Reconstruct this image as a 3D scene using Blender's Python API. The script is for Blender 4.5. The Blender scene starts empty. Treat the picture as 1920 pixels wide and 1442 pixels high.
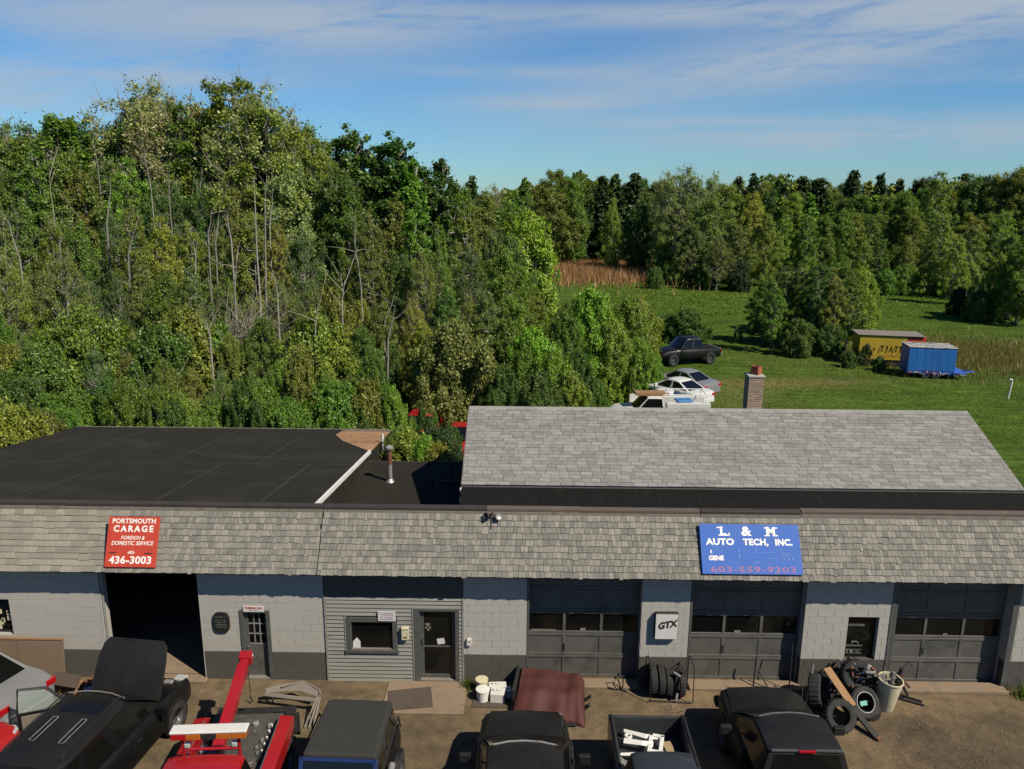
import bpy, bmesh, math, random
import numpy as np
from mathutils import Vector, Matrix
random.seed(7)
rng = np.random.default_rng(11)
sc = bpy.context.scene
col = sc.collection
R = math.radians

# ------------------------------------------------------------------ camera
F_, H_, R_, P_, YAW, ROLL = 1500.0, 11.8, 17.4, R(13.7), .0097, .0075
fw = np.array([-math.sin(YAW)*math.cos(P_), math.cos(YAW)*math.cos(P_), -math.sin(P_)])
rt = np.cross(fw, [0, 0, 1.0]); rt /= np.linalg.norm(rt); up = np.cross(rt, fw)
rt, up = rt*math.cos(ROLL)+up*math.sin(ROLL), up*math.cos(ROLL)-rt*math.sin(ROLL)
CAM = np.array([0, -R_, H_])
cam = bpy.data.cameras.new('camera'); co = bpy.data.objects.new('camera', cam); col.objects.link(co)
cam.sensor_width = 36; cam.lens = 36*F_/1920; cam.clip_start = .1; cam.clip_end = 3000
co.matrix_world = Matrix(((rt[0], up[0], -fw[0], CAM[0]), (rt[1], up[1], -fw[1], CAM[1]), (rt[2], up[2], -fw[2], CAM[2]), (0, 0, 0, 1)))
sc.camera = co
def ray(px, py): return fw*F_+rt*(px-960)-up*(py-721)
def onz(px, py, z=0.):
    d = ray(px, py); t = (z-H_)/d[2]; q = CAM+d*t; return (q[0], q[1])
def ony(px, py, y):
    d = ray(px, py); t = (y+R_)/d[1]; return CAM+d*t

# ------------------------------------------------------------------ light
SUN = Vector((1.3, -1.0, 1.76)).normalized()
sl = bpy.data.lights.new('sun', 'SUN'); so = bpy.data.objects.new('sun', sl); col.objects.link(so)
sl.energy = 5.0; sl.angle = R(.5); sl.color = (1, .905, .745)
so.rotation_euler = (-SUN).to_track_quat('-Z', 'Y').to_euler(); so.location = (20, -20, 40)
w = bpy.data.worlds.new('World'); sc.world = w; w.use_nodes = True
sc.view_settings.view_transform = 'Standard'; sc.view_settings.look = 'None'
sc.view_settings.gamma = 1; sc.view_settings.use_curve_mapping = False
sc.view_settings.exposure = 0.66

class NT:
    """terse node graph helper"""
    def __init__(s, nt): s.nt = nt; s.n = nt.nodes; s.l = nt.links
    def add(s, t, **k):
        n = s.n.new(t)
        for a, b in k.items(): setattr(n, a, b)
        return n
    def put(s, sock, v):
        if hasattr(v, 'is_output') or isinstance(v, bpy.types.NodeSocket): s.l.new(v, sock)
        else: sock.default_value = v
    def math(s, op, a, b=0., c=None, clamp=False):
        n = s.add('ShaderNodeMath', operation=op, use_clamp=clamp)
        s.put(n.inputs[0], a); s.put(n.inputs[1], b)
        if c is not None: s.put(n.inputs[2], c)
        return n.outputs[0]
    def noise(s, vec, scale, detail=4, rough=.55, dist=0.):
        n = s.add('ShaderNodeTexNoise'); s.put(n.inputs['Vector'], vec)
        n.inputs['Scale'].default_value = scale; n.inputs['Detail'].default_value = detail
        n.inputs['Roughness'].default_value = rough; n.inputs['Distortion'].default_value = dist
        return n.outputs['Fac']
    def scale(s, vec, v):
        n = s.add('ShaderNodeVectorMath', operation='MULTIPLY'); s.put(n.inputs[0], vec); n.inputs[1].default_value = v
        return n.outputs[0]
    def ramp(s, fac, stops):
        n = s.add('ShaderNodeValToRGB'); s.put(n.inputs[0], fac); cr = n.color_ramp
        while len(cr.elements) < len(stops): cr.elements.new(.5)
        for e, (p, c) in zip(cr.elements, stops):
            e.position = p; e.color = (c, c, c, 1) if isinstance(c, (int, float)) else (*c, 1)
        return n.outputs[0]
    def mix(s, fac, a, b, mode='MIX'):
        n = s.add('ShaderNodeMix', data_type='RGBA', blend_type=mode)
        s.put(n.inputs[0], fac)
        for i, v in ((6, a), (7, b)):
            if isinstance(v, tuple): v = (*v, 1) if len(v) == 3 else v
            s.put(n.inputs[i], v)
        return n.outputs[2]
    def smooth(s, v, lo, hi):
        n = s.add('ShaderNodeMapRange', interpolation_type='SMOOTHSTEP')
        s.put(n.inputs[0], v); n.inputs[1].default_value = lo; n.inputs[2].default_value = hi
        return n.outputs[0]

g = NT(w.node_tree)
for n in list(g.n): g.n.remove(n)
sky = g.add('ShaderNodeTexSky', sky_type='NISHITA', sun_disc=False)
sky.sun_elevation = math.asin(SUN.z); sky.sun_rotation = math.atan2(SUN.x, SUN.y)
sky.altitude = 50; sky.air_density = 1.0; sky.dust_density = .05; sky.ozone_density = 2.2
tc = g.add('ShaderNodeTexCoord'); sx = g.add('ShaderNodeSeparateXYZ'); g.l.new(tc.outputs['Generated'], sx.inputs[0])
X, Y, Z = sx.outputs
az = g.math('ARCTAN2', X, Y)
hyp = g.math('SQRT', g.math('ADD', g.math('MULTIPLY', X, X), g.math('MULTIPLY', Y, Y)))
el = g.math('ARCTAN2', Z, hyp)
el2 = g.math('ADD', el, g.math('MULTIPLY', az, -.055))
cv = g.add('ShaderNodeCombineXYZ'); g.l.new(az, cv.inputs[0]); g.l.new(el2, cv.inputs[1])
n1 = g.noise(g.scale(cv.outputs[0], (2.2, 13, 1)), 1.0, 7, .6, .9)
n2 = g.noise(g.scale(cv.outputs[0], (9, 60, 1)), 1.0, 5, .6, 1.2)
tex = g.math('ADD', g.math('MULTIPLY', n1, .7), g.math('MULTIPLY', n2, .3))
tot = None
# soft streaks: azimuth centre, elevation centre, half length, half height, weight, tilt
for a0, e0, ha, he, wt, tl in [(.34, .145, .30, .030, 1.0, .125), (.15, .193, .17, .012, .8, .0), (.46, .192, .20, .020, .85, .02), (.02, .099, .10, .008, .5, .0), (.40, .059, .28, .018, .9, .01), (.56, .116, .09, .006, .6, .0), (.20, .078, .16, .008, .4, 0.),
                               (-.21, .182, .17, .034, 1.0, .03), (-.48, .176, .15, .034, .7, .0), (-.41, .118, .14, .013, .85, .0), (-.57, .093, .13, .017, .95, -.05), (.0, .133, .13, .007, .45, .0)]:
    da = g.math('DIVIDE', g.math('SUBTRACT', az, a0), ha)
    ec = g.math('ADD', e0, g.math('MULTIPLY', g.math('SUBTRACT', az, a0), tl))
    de = g.math('DIVIDE', g.math('SUBTRACT', el, ec), he)
    q = g.math('ADD', g.math('MULTIPLY', da, da), g.math('MULTIPLY', de, de))
    b = g.math('MULTIPLY', g.math('POWER', 2.718, g.math('MULTIPLY', q, -.8)), wt)
    tot = b if tot is None else g.math('ADD', tot, b)
back = g.smooth(n1, .56, .75)
m = g.math('MULTIPLY', g.math('MINIMUM', tot, 1.1), g.smooth(tex, .29, .52))
m = g.math('ADD', g.math('MULTIPLY', m, .84), g.math('MULTIPLY', back, .12), clamp=True)
mixs = g.mix(m, g.mix(1., sky.outputs[0], (.49, .85, 1.22), 'MULTIPLY'), (5.0, 5.9, 6.9))
bg = g.add('ShaderNodeBackground'); g.l.new(mixs, bg.inputs[0]); bg.inputs[1].default_value = .0515
ow = g.add('ShaderNodeOutputWorld'); g.l.new(bg.outputs[0], ow.inputs[0])

# ------------------------------------------------------------------ materials
MATS = {}
ALB = .51
def mat(name, c, rough=.8, metal=0., var=.0, vs=3., dirt=None, ds=1.2, dlo=.5, dhi=.7, bump=0., bs=30., coat=0., objrand=0., island=0., stretch=(1, 1, 1), spec=None, objcol=False):
    """procedural principled material: base colour, value variation, dirt colour, bump"""
    if name in MATS: return MATS[name]
    m_ = bpy.data.materials.new(name); m_.use_nodes = True; g = NT(m_.node_tree)
    p = g.n['Principled BSDF']; tc = g.add('ShaderNodeTexCoord'); v = g.scale(tc.outputs['Object'], stretch)
    geo = g.add('ShaderNodeNewGeometry'); oi = g.add('ShaderNodeObjectInfo')
    c = tuple(v_*ALB for v_ in c); dirt = tuple(v_*ALB for v_ in dirt) if dirt else None
    c4 = (*c, 1)
    out = None
    base = oi.outputs['Color'] if objcol else c4
    f = g.noise(v, vs, 6, .6)
    out = g.mix(1., base, g.ramp(f, [(.25, 1-var), (.75, 1+var)]), 'MULTIPLY')
    if objrand: out = g.mix(1., out, g.ramp(oi.outputs['Random'], [(0, 1-objrand), (1, 1+objrand)]), 'MULTIPLY')
    if island: out = g.mix(1., out, g.ramp(geo.outputs['Random Per Island'], [(0, 1-island), (1, 1+island)]), 'MULTIPLY')
    if dirt:
        dn = g.noise(v, ds, 8, .65, .3); out = g.mix(g.smooth(dn, dlo, dhi), out, dirt)
    g.l.new(out, p.inputs['Base Color'])
    rr = g.math('ADD', rough-.08, g.math('MULTIPLY', f, .16)); g.l.new(rr, p.inputs['Roughness'])
    p.inputs['Metallic'].default_value = metal; p.inputs['Coat Weight'].default_value = coat; p.inputs['Coat Roughness'].default_value = .06
    if spec is not None: p.inputs['Specular IOR Level'].default_value = spec
    if bump:
        bn = g.add('ShaderNodeBump'); bn.inputs['Strength'].default_value = bump; bn.inputs['Distance'].default_value = .02
        g.l.new(g.noise(v, bs, 5, .6), bn.inputs['Height']); g.l.new(bn.outputs[0], p.inputs['Normal'])
    MATS[name] = m_; return m_
M = {}
M['light_wall'] = mat('light_wall', (.54, .515, .46), .85, 0, .05, 1.5, dirt=(.36, .335, .285), ds=1.8, dlo=.52, dhi=.8, bump=.3, bs=60, objrand=.018)
M['dark_wall'] = mat('dark_wall', (.100, .095, .080), .8, 0, .12, 2., dirt=(.17, .165, .15), ds=3, dlo=.55, dhi=.8, bump=.4, bs=60, objrand=.05)
M['mortar_light'] = mat('mortar_light', (.49, .47, .42), .9)
M['mortar_dark'] = mat('mortar_dark', (.088, .082, .068), .9)
M['trim'] = mat('trim', (.10, .105, .098), .6, 0, .15, 4, dirt=(.16, .155, .14), ds=5)
M['door_paint'] = mat('door_paint', (.128, .126, .112), .6, 0, .14, 2.5, dirt=(.062, .060, .052), ds=1.8, dlo=.46, dhi=.78)
M['siding'] = mat('siding', (.335, .33, .29), .6, 0, .06, 2, dirt=(.25, .235, .20), ds=1, stretch=(1, 1, 6), objrand=.04)
M['glass'] = mat('glass', (.008, .009, .008), .12, 0, spec=.4)
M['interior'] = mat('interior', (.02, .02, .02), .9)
M['concrete'] = mat('concrete', (.31, .222, .145), .9, 0, .12, 1.5, dirt=(.20, .155, .11), ds=2.2, dlo=.5, dhi=.75, bump=.4, bs=40)
M['cedar'] = mat('cedar', (.305, .288, .25), .9, 0, .34, 9, dirt=(.13, .115, .09), ds=5, dlo=.50, dhi=.78, bump=.6, bs=70, objrand=.27, stretch=(6, 1, .6))
M['cedar_mass'] = mat('cedar_mass', (.305, .288, .25), .9, 0, .34, 9, dirt=(.13, .115, .09), ds=5, dlo=.50, dhi=.78, bump=.6, bs=70, island=.27, stretch=(6, 1, .6))
M['cedar_wide'] = mat('cedar_wide', (.34, .31, .25), .9, 0, .2, 8, dirt=(.19, .17, .13), ds=3, dlo=.52, dhi=.75, bump=.6, bs=70, objrand=.18, stretch=(5, 1, .6))
M['cedar_backing'] = mat('cedar_backing', (.035, .03, .024), .95)
M['asphalt_tab'] = mat('asphalt_tab', (.31, .302, .28), .95, 0, .2, 7, dirt=(.20, .19, .17), ds=1.3, dlo=.46, dhi=.85, bump=.3, bs=200, objrand=.19)
M['asphalt_mass'] = mat('asphalt_mass', (.31, .302, .28), .95, 0, .2, 7, dirt=(.20, .19, .17), ds=1.3, dlo=.46, dhi=.85, bump=.3, bs=200, island=.19)
M['asphalt_back'] = mat('asphalt_back', (.16, .155, .145), .95)
M['membrane'] = mat('membrane', (.024, .0215, .0145), .95, 0, .2, 1.2, dirt=(.052, .048, .037), ds=.55, dlo=.48, dhi=.80, bump=.25, bs=12, spec=.2)
M['membrane_dark'] = mat('membrane_dark', (.010, .0095, .008), .85, 0, .3, 3, dirt=(.026, .025, .02), ds=1.5, dlo=.55, dhi=.8, stretch=(5, .7, 1), spec=.15)
M['seam'] = mat('seam', (.042, .039, .030), .9, 0, .6, 5)
M['cap_dark'] = mat('cap_dark', (.055, .045, .035), .6, 0, .2, 3)
M['cap_light'] = mat('cap_light', (.27, .235, .195), .8, 0, .2, 3, dirt=(.16, .13, .1), ds=3)
M['cap_brown'] = mat('cap_brown', (.15, .115, .09), .7, 0, .15, 3, objrand=.1)
M['white_trim'] = mat('white_trim', (.95, .94, .88), .6, 0, .08, 4)
M['rot_wood'] = mat('rot_wood', (.50, .29, .13), .9, 0, .3, 3, dirt=(.20, .10, .045), ds=3, dlo=.45, dhi=.65, objrand=.2, stretch=(2, 8, 1))
M['brick_red'] = mat('brick_red', (.30, .155, .11), .9, 0, .2, 8, objrand=.2, bump=.3)
M['chimney_brick'] = mat('chimney_brick', (.40, .30, .22), .9, 0, .2, 8, objrand=.18, bump=.3)
M['terracotta'] = mat('terracotta', (.42, .11, .045), .8, 0, .15, 6)
M['rust'] = mat('rust', (.20, .07, .035), .85, 0, .3, 8)
M['white_paint'] = mat('white_paint', (.85, .83, .78), .5, 0, .04, 5)
M['cream'] = mat('cream', (.80, .74, .50), .6, 0, .08, 5, dirt=(.35, .30, .2), ds=4, dlo=.55)
M['sign_red'] = mat('sign_red', (.66, .065, .025), .55, 0, .1, 3)
M['sign_blue'] = mat('sign_blue', (.022, .14, .60), .7, 0, .12, 2, dirt=(.05, .18, .58), ds=3)
M['ink_red'] = mat('ink_red', (.55, .04, .03), .6)
M['ink_faded'] = mat('ink_faded', (.36, .14, .36), .6)
M['ink_ghost'] = mat('ink_ghost', (.16, .33, .75), .6)
M['letter_white'] = mat('letter_white', (1.1, 1.07, 1.0), .6, 0, .1, 12)
M['ink_black'] = mat('ink_black', (.015, .015, .015), .6)
M['ink_grey'] = mat('ink_grey', (.22, .23, .19), .6)
M['black_plaque'] = mat('black_plaque', (.018, .02, .015), .5)
M['rubber'] = mat('rubber', (.016, .016, .016), .85, 0, .2, 10, dirt=(.045, .04, .034), ds=6, dlo=.5, bump=.3, bs=80)
M['rim'] = mat('rim', (.45, .45, .45), .35, .8, .1, 8)
M['steel'] = mat('steel', (.55, .55, .53), .4, .5, .2, 10, dirt=(.2, .16, .12), ds=8, dlo=.58)
M['dark_steel'] = mat('dark_steel', (.03, .03, .03), .6, .3, .3, 12)
M['black_trim'] = mat('black_trim', (.012, .012, .012), .55)
M['red_lens'] = mat('red_lens', (.5, .01, .015), .2, 0, coat=.6)
M['amber_lens'] = mat('amber_lens', (.55, .16, .02), .25, 0, coat=.5)
M['clear_lens'] = mat('clear_lens', (.7, .7, .68), .2, .2, coat=.8)
M['wood_board'] = mat('wood_board', (.36, .20, .085), .85, 0, .25, 4, stretch=(1, 6, 1))
M['cardboard'] = mat('cardboard', (.42, .31, .16), .85, 0, .1, 5)
M['mat_dark'] = mat('mat_dark', (.10, .075, .055), .95, 0, .15, 5, bump=.5, bs=20)
M['maroon'] = mat('maroon', (.085, .013, .010), .8, 0, .3, 2.5, dirt=(.13, .02, .014), ds=3, dlo=.55, dhi=.8)
M['dirt'] = mat('dirt', (.12, .08, .05), .95, 0, .3, 6, bump=.6, bs=30)
M['blue_plastic'] = mat('blue_plastic', (.08, .28, .62), .45)
def paint(name, c, rough=.32, dust=.25, coat=.35, spec=.5):
    d = tuple(min(1, a*(1-dust)+dust*.11) for a in c)
    return mat(name, c, rough, 0, .06, 1.5, dirt=d, ds=2.0, dlo=.35, dhi=.75, coat=coat, spec=spec)
M['p_black'] = paint('black_paint', (.005, .005, .005), .5, .05, .08, .25)
M['p_black_matte'] = paint('black_paint_dull', (.009, .0085, .007), .6, .08, .1, .3)
M['p_red'] = paint('red_paint', (.46, .009, .013), .38, .06)
M['p_silver'] = paint('silver_paint', (.27, .27, .275), .4, .05)
M['p_white'] = paint('white_paint_car', (.85, .85, .82), .4, .05)
M['p_blue'] = paint('blue_paint', (.012, .03, .14), .35, .05)
M['p_grey'] = paint('grey_paint', (.028, .034, .038), .5, .12)
M['soft_top'] = mat('soft_top', (.028, .027, .021), .85, 0, .15, 4, bump=.3, bs=60)
M['deck'] = mat('deck', (.075, .07, .058), .8, .1, .25, 5, dirt=(.13, .115, .09), ds=4)

def ground_mat(name, kind):
    m_ = bpy.data.materials.new(name); m_.use_nodes = True; g = NT(m_.node_tree); p = g.n['Principled BSDF']
    geo = g.add('ShaderNodeNewGeometry'); pos = geo.outputs['Position']
    p.inputs['Roughness'].default_value = .95; p.inputs['Specular IOR Level'].default_value = .1
    a = g.noise(pos, .35, 8, .6, .4); b = g.noise(pos, 3.0, 8, .65); c = g.noise(pos, 40., 4, .6)
    if kind == 'yard':
        o = g.ramp(a, [(.3, (.066, .052, .032)), (.5, (.104, .078, .047)), (.72, (.146, .104, .062))])
        o = g.mix(1., o, g.ramp(b, [(.28, .62), (.7, 1.28)]), 'MULTIPLY')
        o = g.mix(1., o, g.ramp(c, [(.3, .62), (.7, 1.35)]), 'MULTIPLY')
        s = g.add('ShaderNodeSeparateXYZ'); g.l.new(pos, s.inputs[0])
        # grease stains at fixed places (x, y, rx, ry)
        for x, y, rx, ry, dk in [(12.2, -1.9, .55, 1.0, .8), (11.2, -1.2, .5, .35, .6), (9.0, -1.6, 1.0, .6, .8), (9.6, -2.7, 1.6, .7, .7), (-1.9, -2.2, .9, 1.2, .35), (-7.0, -1.3, .8, .5, .35), (4.3, -1.4, 1.2, .5, .25), (1.9, -1.2, .5, .4, .25)]:
            dx = g.math('DIVIDE', g.math('SUBTRACT', s.outputs[0], x), rx); dy = g.math('DIVIDE', g.math('SUBTRACT', s.outputs[1], y), ry)
            q = g.math('ADD', g.math('MULTIPLY', dx, dx), g.math('MULTIPLY', dy, dy))
            k = g.math('POWER', 2.718, g.math('MULTIPLY', g.math('ADD', q, g.math('MULTIPLY', b, 1.5)), -1.0))
            o = g.mix(g.math('MULTIPLY', k, dk*2.2, clamp=True), o, (.036, .030, .022))
        v = g.add('ShaderNodeTexVoronoi', feature='DISTANCE_TO_EDGE'); v.inputs['Scale'].default_value = .9
        wp = g.add('ShaderNodeVectorMath', operation='ADD'); g.l.new(pos, wp.inputs[0]); 
        nv = g.add('ShaderNodeTexNoise'); g.l.new(pos, nv.inputs['Vector']); nv.inputs['Scale'].default_value = 1.6; g.l.new(nv.outputs['Color'], wp.inputs[1]); g.l.new(wp.outputs[0], v.inputs['Vector'])
        o = g.mix(g.math('MULTIPLY', g.math('MULTIPLY', g.math('SUBTRACT', 1., g.smooth(v.outputs['Distance'], .0, .018)), .5), g.smooth(a, .45, .6)), o, (.045, .036, .026))
        h = g.math('ADD', g.math('MULTIPLY', c, .5), b)
    else:
        o = g.ramp(a, [(.26, (.030, .055, .008)), (.45, (.045, .080, .009)), (.60, (.060, .098, .012)), (.78, (.085, .105, .020))])
        sp = g.noise(g.scale(pos, (.25, 1.6, 1)), 1.0, 6, .6)
        o = g.mix(1., o, g.ramp(sp, [(.3, .6), (.7, 1.35)]), 'MULTIPLY')
        o = g.mix(1., o, g.ramp(b, [(.28, .6), (.72, 1.35)]), 'MULTIPLY')
        o = g.mix(1., o, g.ramp(c, [(.3, .6), (.7, 1.4)]), 'MULTIPLY')
        s = g.add('ShaderNodeSeparateXYZ'); g.l.new(pos, s.inputs[0])
        for x, y, rx, ry, dk, cc in [(15.5, 32, 6, 1.6, .9, (.17, .13, .055)), (13.2, 29, 2.2, 2.5, .6, (.15, .12, .05)), (20, 33, 4, .8, .6, (.15, .125, .05)), (24, 33.5, 14, .5, .45, (.07, .065, .03)), (11, 25, 6, 3, .5, (.11, .1, .04)),
                                     (34, 43, 9, 7, .7, (.13, .105, .05)), (20, 40, 5, 3, .5, (.10, .09, .035)), (8, 108, 13, 16, .9, (.20, .115, .06)), (-2.7, 9, 2., 1.2, .8, (.16, .12, .05)), (-20, 22, 6, 3, .7, (.11, .08, .04))]:
            dx = g.math('DIVIDE', g.math('SUBTRACT', s.outputs[0], x), rx); dy = g.math('DIVIDE', g.math('SUBTRACT', s.outputs[1], y), ry)
            q = g.math('ADD', g.math('MULTIPLY', dx, dx), g.math('MULTIPLY', dy, dy))
            k = g.math('MULTIPLY', g.math('POWER', 2.718, g.math('MULTIPLY', q, -1.2)), g.smooth(b, .32, .6))
            o = g.mix(g.math('MULTIPLY', k, dk, clamp=True), o, cc)
        h = g.math('ADD', b, c)
    g.l.new(o, p.inputs['Base Color'])
    bn = g.add('ShaderNodeBump'); bn.inputs['Strength'].default_value = .6; bn.inputs['Distance'].default_value = .03 if kind == 'yard' else .12
    g.l.new(h, bn.inputs['Height']); g.l.new(bn.outputs[0], p.inputs['Normal'])
    return m_

def leaf_mat(name, transl=.3, lo=.55, hi=1.5):
    m_ = bpy.data.materials.new(name); m_.use_nodes = True; g = NT(m_.node_tree)
    g.n.remove(g.n['Principled BSDF']); out = g.n['Material Output']
    geo = g.add('ShaderNodeNewGeometry'); oi = g.add('ShaderNodeObjectInfo'); tc = g.add('ShaderNodeTexCoord')
    r = geo.outputs['Random Per Island']
    c = g.mix(1., oi.outputs['Color'], g.ramp(r, [(0, lo), (.5, .95), (1, hi)]), 'MULTIPLY')
    nz = g.noise(tc.outputs['Object'], .9, 4, .6)
    c = g.mix(1., c, g.ramp(nz, [(.3, (.78, .74, .70)), (.7, (1.22, 1.2, 1.1))]), 'MULTIPLY')
    d = g.add('ShaderNodeBsdfDiffuse'); t = g.add('ShaderNodeBsdfTranslucent'); gl = g.add('ShaderNodeBsdfGlossy')
    gl.inputs['Roughness'].default_value = .45; gl.inputs['Color'].default_value = (.5, .5, .5, 1)
    g.l.new(c, d.inputs[0]); g.l.new(g.mix(1., c, (1.15, 1.5, .5), 'MULTIPLY'), t.inputs[0])
    mx = g.add('ShaderNodeMixShader'); mx.inputs[0].default_value = transl; g.l.new(d.outputs[0], mx.inputs[1]); g.l.new(t.outputs[0], mx.inputs[2])
    m2 = g.add('ShaderNodeMixShader'); m2.inputs[0].default_value = .035; g.l.new(mx.outputs[0], m2.inputs[1]); g.l.new(gl.outputs[0], m2.inputs[2])
    g.l.new(m2.outputs[0], out.inputs[0]); return m_

# ------------------------------------------------------------------ mesh helpers
class MB:
    def __init__(s): s.v = []; s.f = []; s.m = []
    def add(s, vs, fs, mi=0, T=None):
        o = len(s.v)
        s.v += [tuple(T @ Vector(a)) if T else tuple(a) for a in vs]
        s.f += [tuple(i+o for i in f) for f in fs]; s.m += [mi]*len(fs); return s
    def bx(s, x0, x1, y0, y1, z0, z1, mi=0, T=None):
        return s.add([(x0, y0, z0), (x1, y0, z0), (x1, y1, z0), (x0, y1, z0), (x0, y0, z1), (x1, y0, z1), (x1, y1, z1), (x0, y1, z1)],
                     [(0, 3, 2, 1), (4, 5, 6, 7), (0, 1, 5, 4), (1, 2, 6, 5), (2, 3, 7, 6), (3, 0, 4, 7)], mi, T)
    def tube(s, pts, r, n=6, mi=0, T=None, cap=True):
        pts = [Vector(p) for p in pts]; rs = r if isinstance(r, (list, tuple)) else [r]*len(pts)
        vs = []; fs = []
        for i, p in enumerate(pts):
            d = (pts[min(i+1, len(pts)-1)]-pts[max(i-1, 0)]).normalized()
            a = d.cross(Vector((0, 0, 1)) if abs(d.z) < .9 else Vector((1, 0, 0))).normalized(); b = d.cross(a)
            vs += [p+(a*math.cos(t)+b*math.sin(t))*rs[i] for t in [2*math.pi*k/n for k in range(n)]]
        for i in range(len(pts)-1):
            for k in range(n): fs.append((i*n+k, i*n+(k+1) % n, (i+1)*n+(k+1) % n, (i+1)*n+k))
        if cap: fs += [tuple(range(n))[::-1], tuple(range((len(pts)-1)*n, len(pts)*n))]
        return s.add(vs, fs, mi, T)
    def lathe(s, prof, n=20, mi=0, T=None, closed=False):
        """profile [(r, z)] spun about z"""
        vs = [(r*math.cos(2*math.pi*k/n), r*math.sin(2*math.pi*k/n), z) for r, z in prof for k in range(n)]; L = len(prof)
        fs = [(i*n+k, i*n+(k+1) % n, ((i+1) % L)*n+(k+1) % n, ((i+1) % L)*n+k) for i in range(L if closed else L-1) for k in range(n)]
        if not closed:
            if prof[0][0] > .001: fs.append(tuple(range(n))[::-1])
            if prof[-1][0] > .001: fs.append(tuple(range((L-1)*n, L*n)))
        return s.add(vs, fs, mi, T)
    def loft(s, rings, mi=0, T=None, cap=True, close=True):
        n = len(rings[0]); vs = [p for r in rings for p in r]; fs = []
        for i in range(len(rings)-1):
            for k in range(n if close else n-1): fs.append((i*n+k, i*n+(k+1) % n, (i+1)*n+(k+1) % n, (i+1)*n+k))
        if cap: fs += [tuple(range(n))[::-1], tuple(range((len(rings)-1)*n, len(rings)*n))]
        return s.add(vs, fs, mi, T)
    def quad(s, a, b, c, d, mi=0, th=0.):
        if not th: return s.add([a, b, c, d], [(0, 1, 2, 3)], mi)
        a, b, c, d = map(Vector, (a, b, c, d)); n = (b-a).cross(d-a).normalized()*th
        return s.add([a, b, c, d, a+n, b+n, c+n, d+n], [(0, 3, 2, 1), (4, 5, 6, 7), (0, 1, 5, 4), (1, 2, 6, 5), (2, 3, 7, 6), (3, 0, 4, 7)], mi)
    def mesh(s, name, mats, smooth=None):
        me = bpy.data.meshes.new(name); me.from_pydata(s.v, [], s.f)
        for m_ in (mats if isinstance(mats, (list, tuple)) else [mats]): me.materials.append(M[m_] if isinstance(m_, str) else m_)
        if s.m and max(s.m): me.polygons.foreach_set('material_index', s.m)
        bm = bmesh.new(); bm.from_mesh(me); bmesh.ops.recalc_face_normals(bm, faces=bm.faces); bm.to_mesh(me); bm.free()
        if smooth:
            me.polygons.foreach_set('use_smooth', [True]*len(me.polygons)); me.set_sharp_from_angle(angle=R(smooth))
        me.update(); return me
    def build(s, name, mats, parent=None, smooth=None, bevel=0, loc=None, rz=0, seg=2):
        o = bpy.data.objects.new(name, s.mesh(name, mats, smooth)); col.objects.link(o)
        if parent: o.parent = parent
        if loc: o.location = loc
        if rz: o.rotation_euler.z = rz
        if bevel:
            b = o.modifiers.new('bevel', 'BEVEL'); b.width = bevel; b.segments = seg; b.limit_method = 'ANGLE'; b.angle_limit = R(40)
        return o
def tag(o, label, cat, group=None, kind=None):
    if label: o['label'] = label
    if cat: o['category'] = cat
    if group: o['group'] = group
    if kind: o['kind'] = kind
    return o
def thing(name, label, cat, loc=(0, 0, 0), rz=0, group=None):
    o = bpy.data.objects.new(name, None); col.objects.link(o); o.location = loc; o.rotation_euler.z = rz; o.empty_display_size = .2
    return tag(o, label, cat, group)
def struct(o): o['kind'] = 'structure'; return o
def link(name, me, parent=None, loc=None, rot=None, scale=None):
    o = bpy.data.objects.new(name, me); col.objects.link(o)
    if parent: o.parent = parent
    if loc is not None: o.location = loc
    if rot is not None: o.rotation_euler = rot
    if scale is not None: o.scale = scale
    return o
def copy_tree(o, parent=None, **kw):
    c = o.copy(); col.objects.link(c); c.parent = parent
    for ch in o.children: copy_tree(ch, c)
    for k, v in kw.items(): setattr(c, k, v)
    return c
def text(s_, size, loc, rot, m_, parent, name='lettering', bold=0., shear=0., sx=1., space=1., align='CENTER', extr=.004):
    cu = bpy.data.curves.new(name, 'FONT'); cu.body = s_; cu.size = size; cu.align_x = align; cu.align_y = 'CENTER'
    cu.offset = bold; cu.shear = shear; cu.space_character = space; cu.extrude = extr; cu.resolution_u = 3
    cu.materials.append(M[m_]); o = bpy.data.objects.new(name, cu); col.objects.link(o)
    o.location = loc; o.rotation_euler = rot; o.scale = (sx, 1, 1); o.parent = parent
    return o
# ------------------------------------------------------------------ ground
M['yard'] = ground_mat('yard_dirt', 'yard'); M['grass'] = ground_mat('grass_ground', 'grass')
gm = MB(); gm.add([(-900, -60, -.012), (900, -60, -.012), (900, 1500, -.012), (-900, 1500, -.012)], [(0, 1, 2, 3)])
struct(gm.build('ground', 'grass'))
gm = MB(); gm.add([(-60, -60, 0), (60, -60, 0), (60, 1.2, 0), (-60, 1.2, 0)], [(0, 1, 2, 3)])
struct(gm.build('parking_yard', 'yard'))
cs = MB()
cs.bx(-3.14, -1.22, -1.27, -.02, .004, .03)
struct(cs.build('concrete_pad', 'concrete', bevel=.008))
cs = MB(); cs.bx(.25, 3.0, -.22, .14, .004, .06); cs.bx(4.2, 6.92, -.24, .14, .004, .07); cs.bx(9.1, 11.9, -.25, .14, .004, .09)
cs.bx(-10.1, -7.62, -.16, .14, .004, .022)
struct(cs.build('concrete_apron', 'concrete', bevel=.015))

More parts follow.
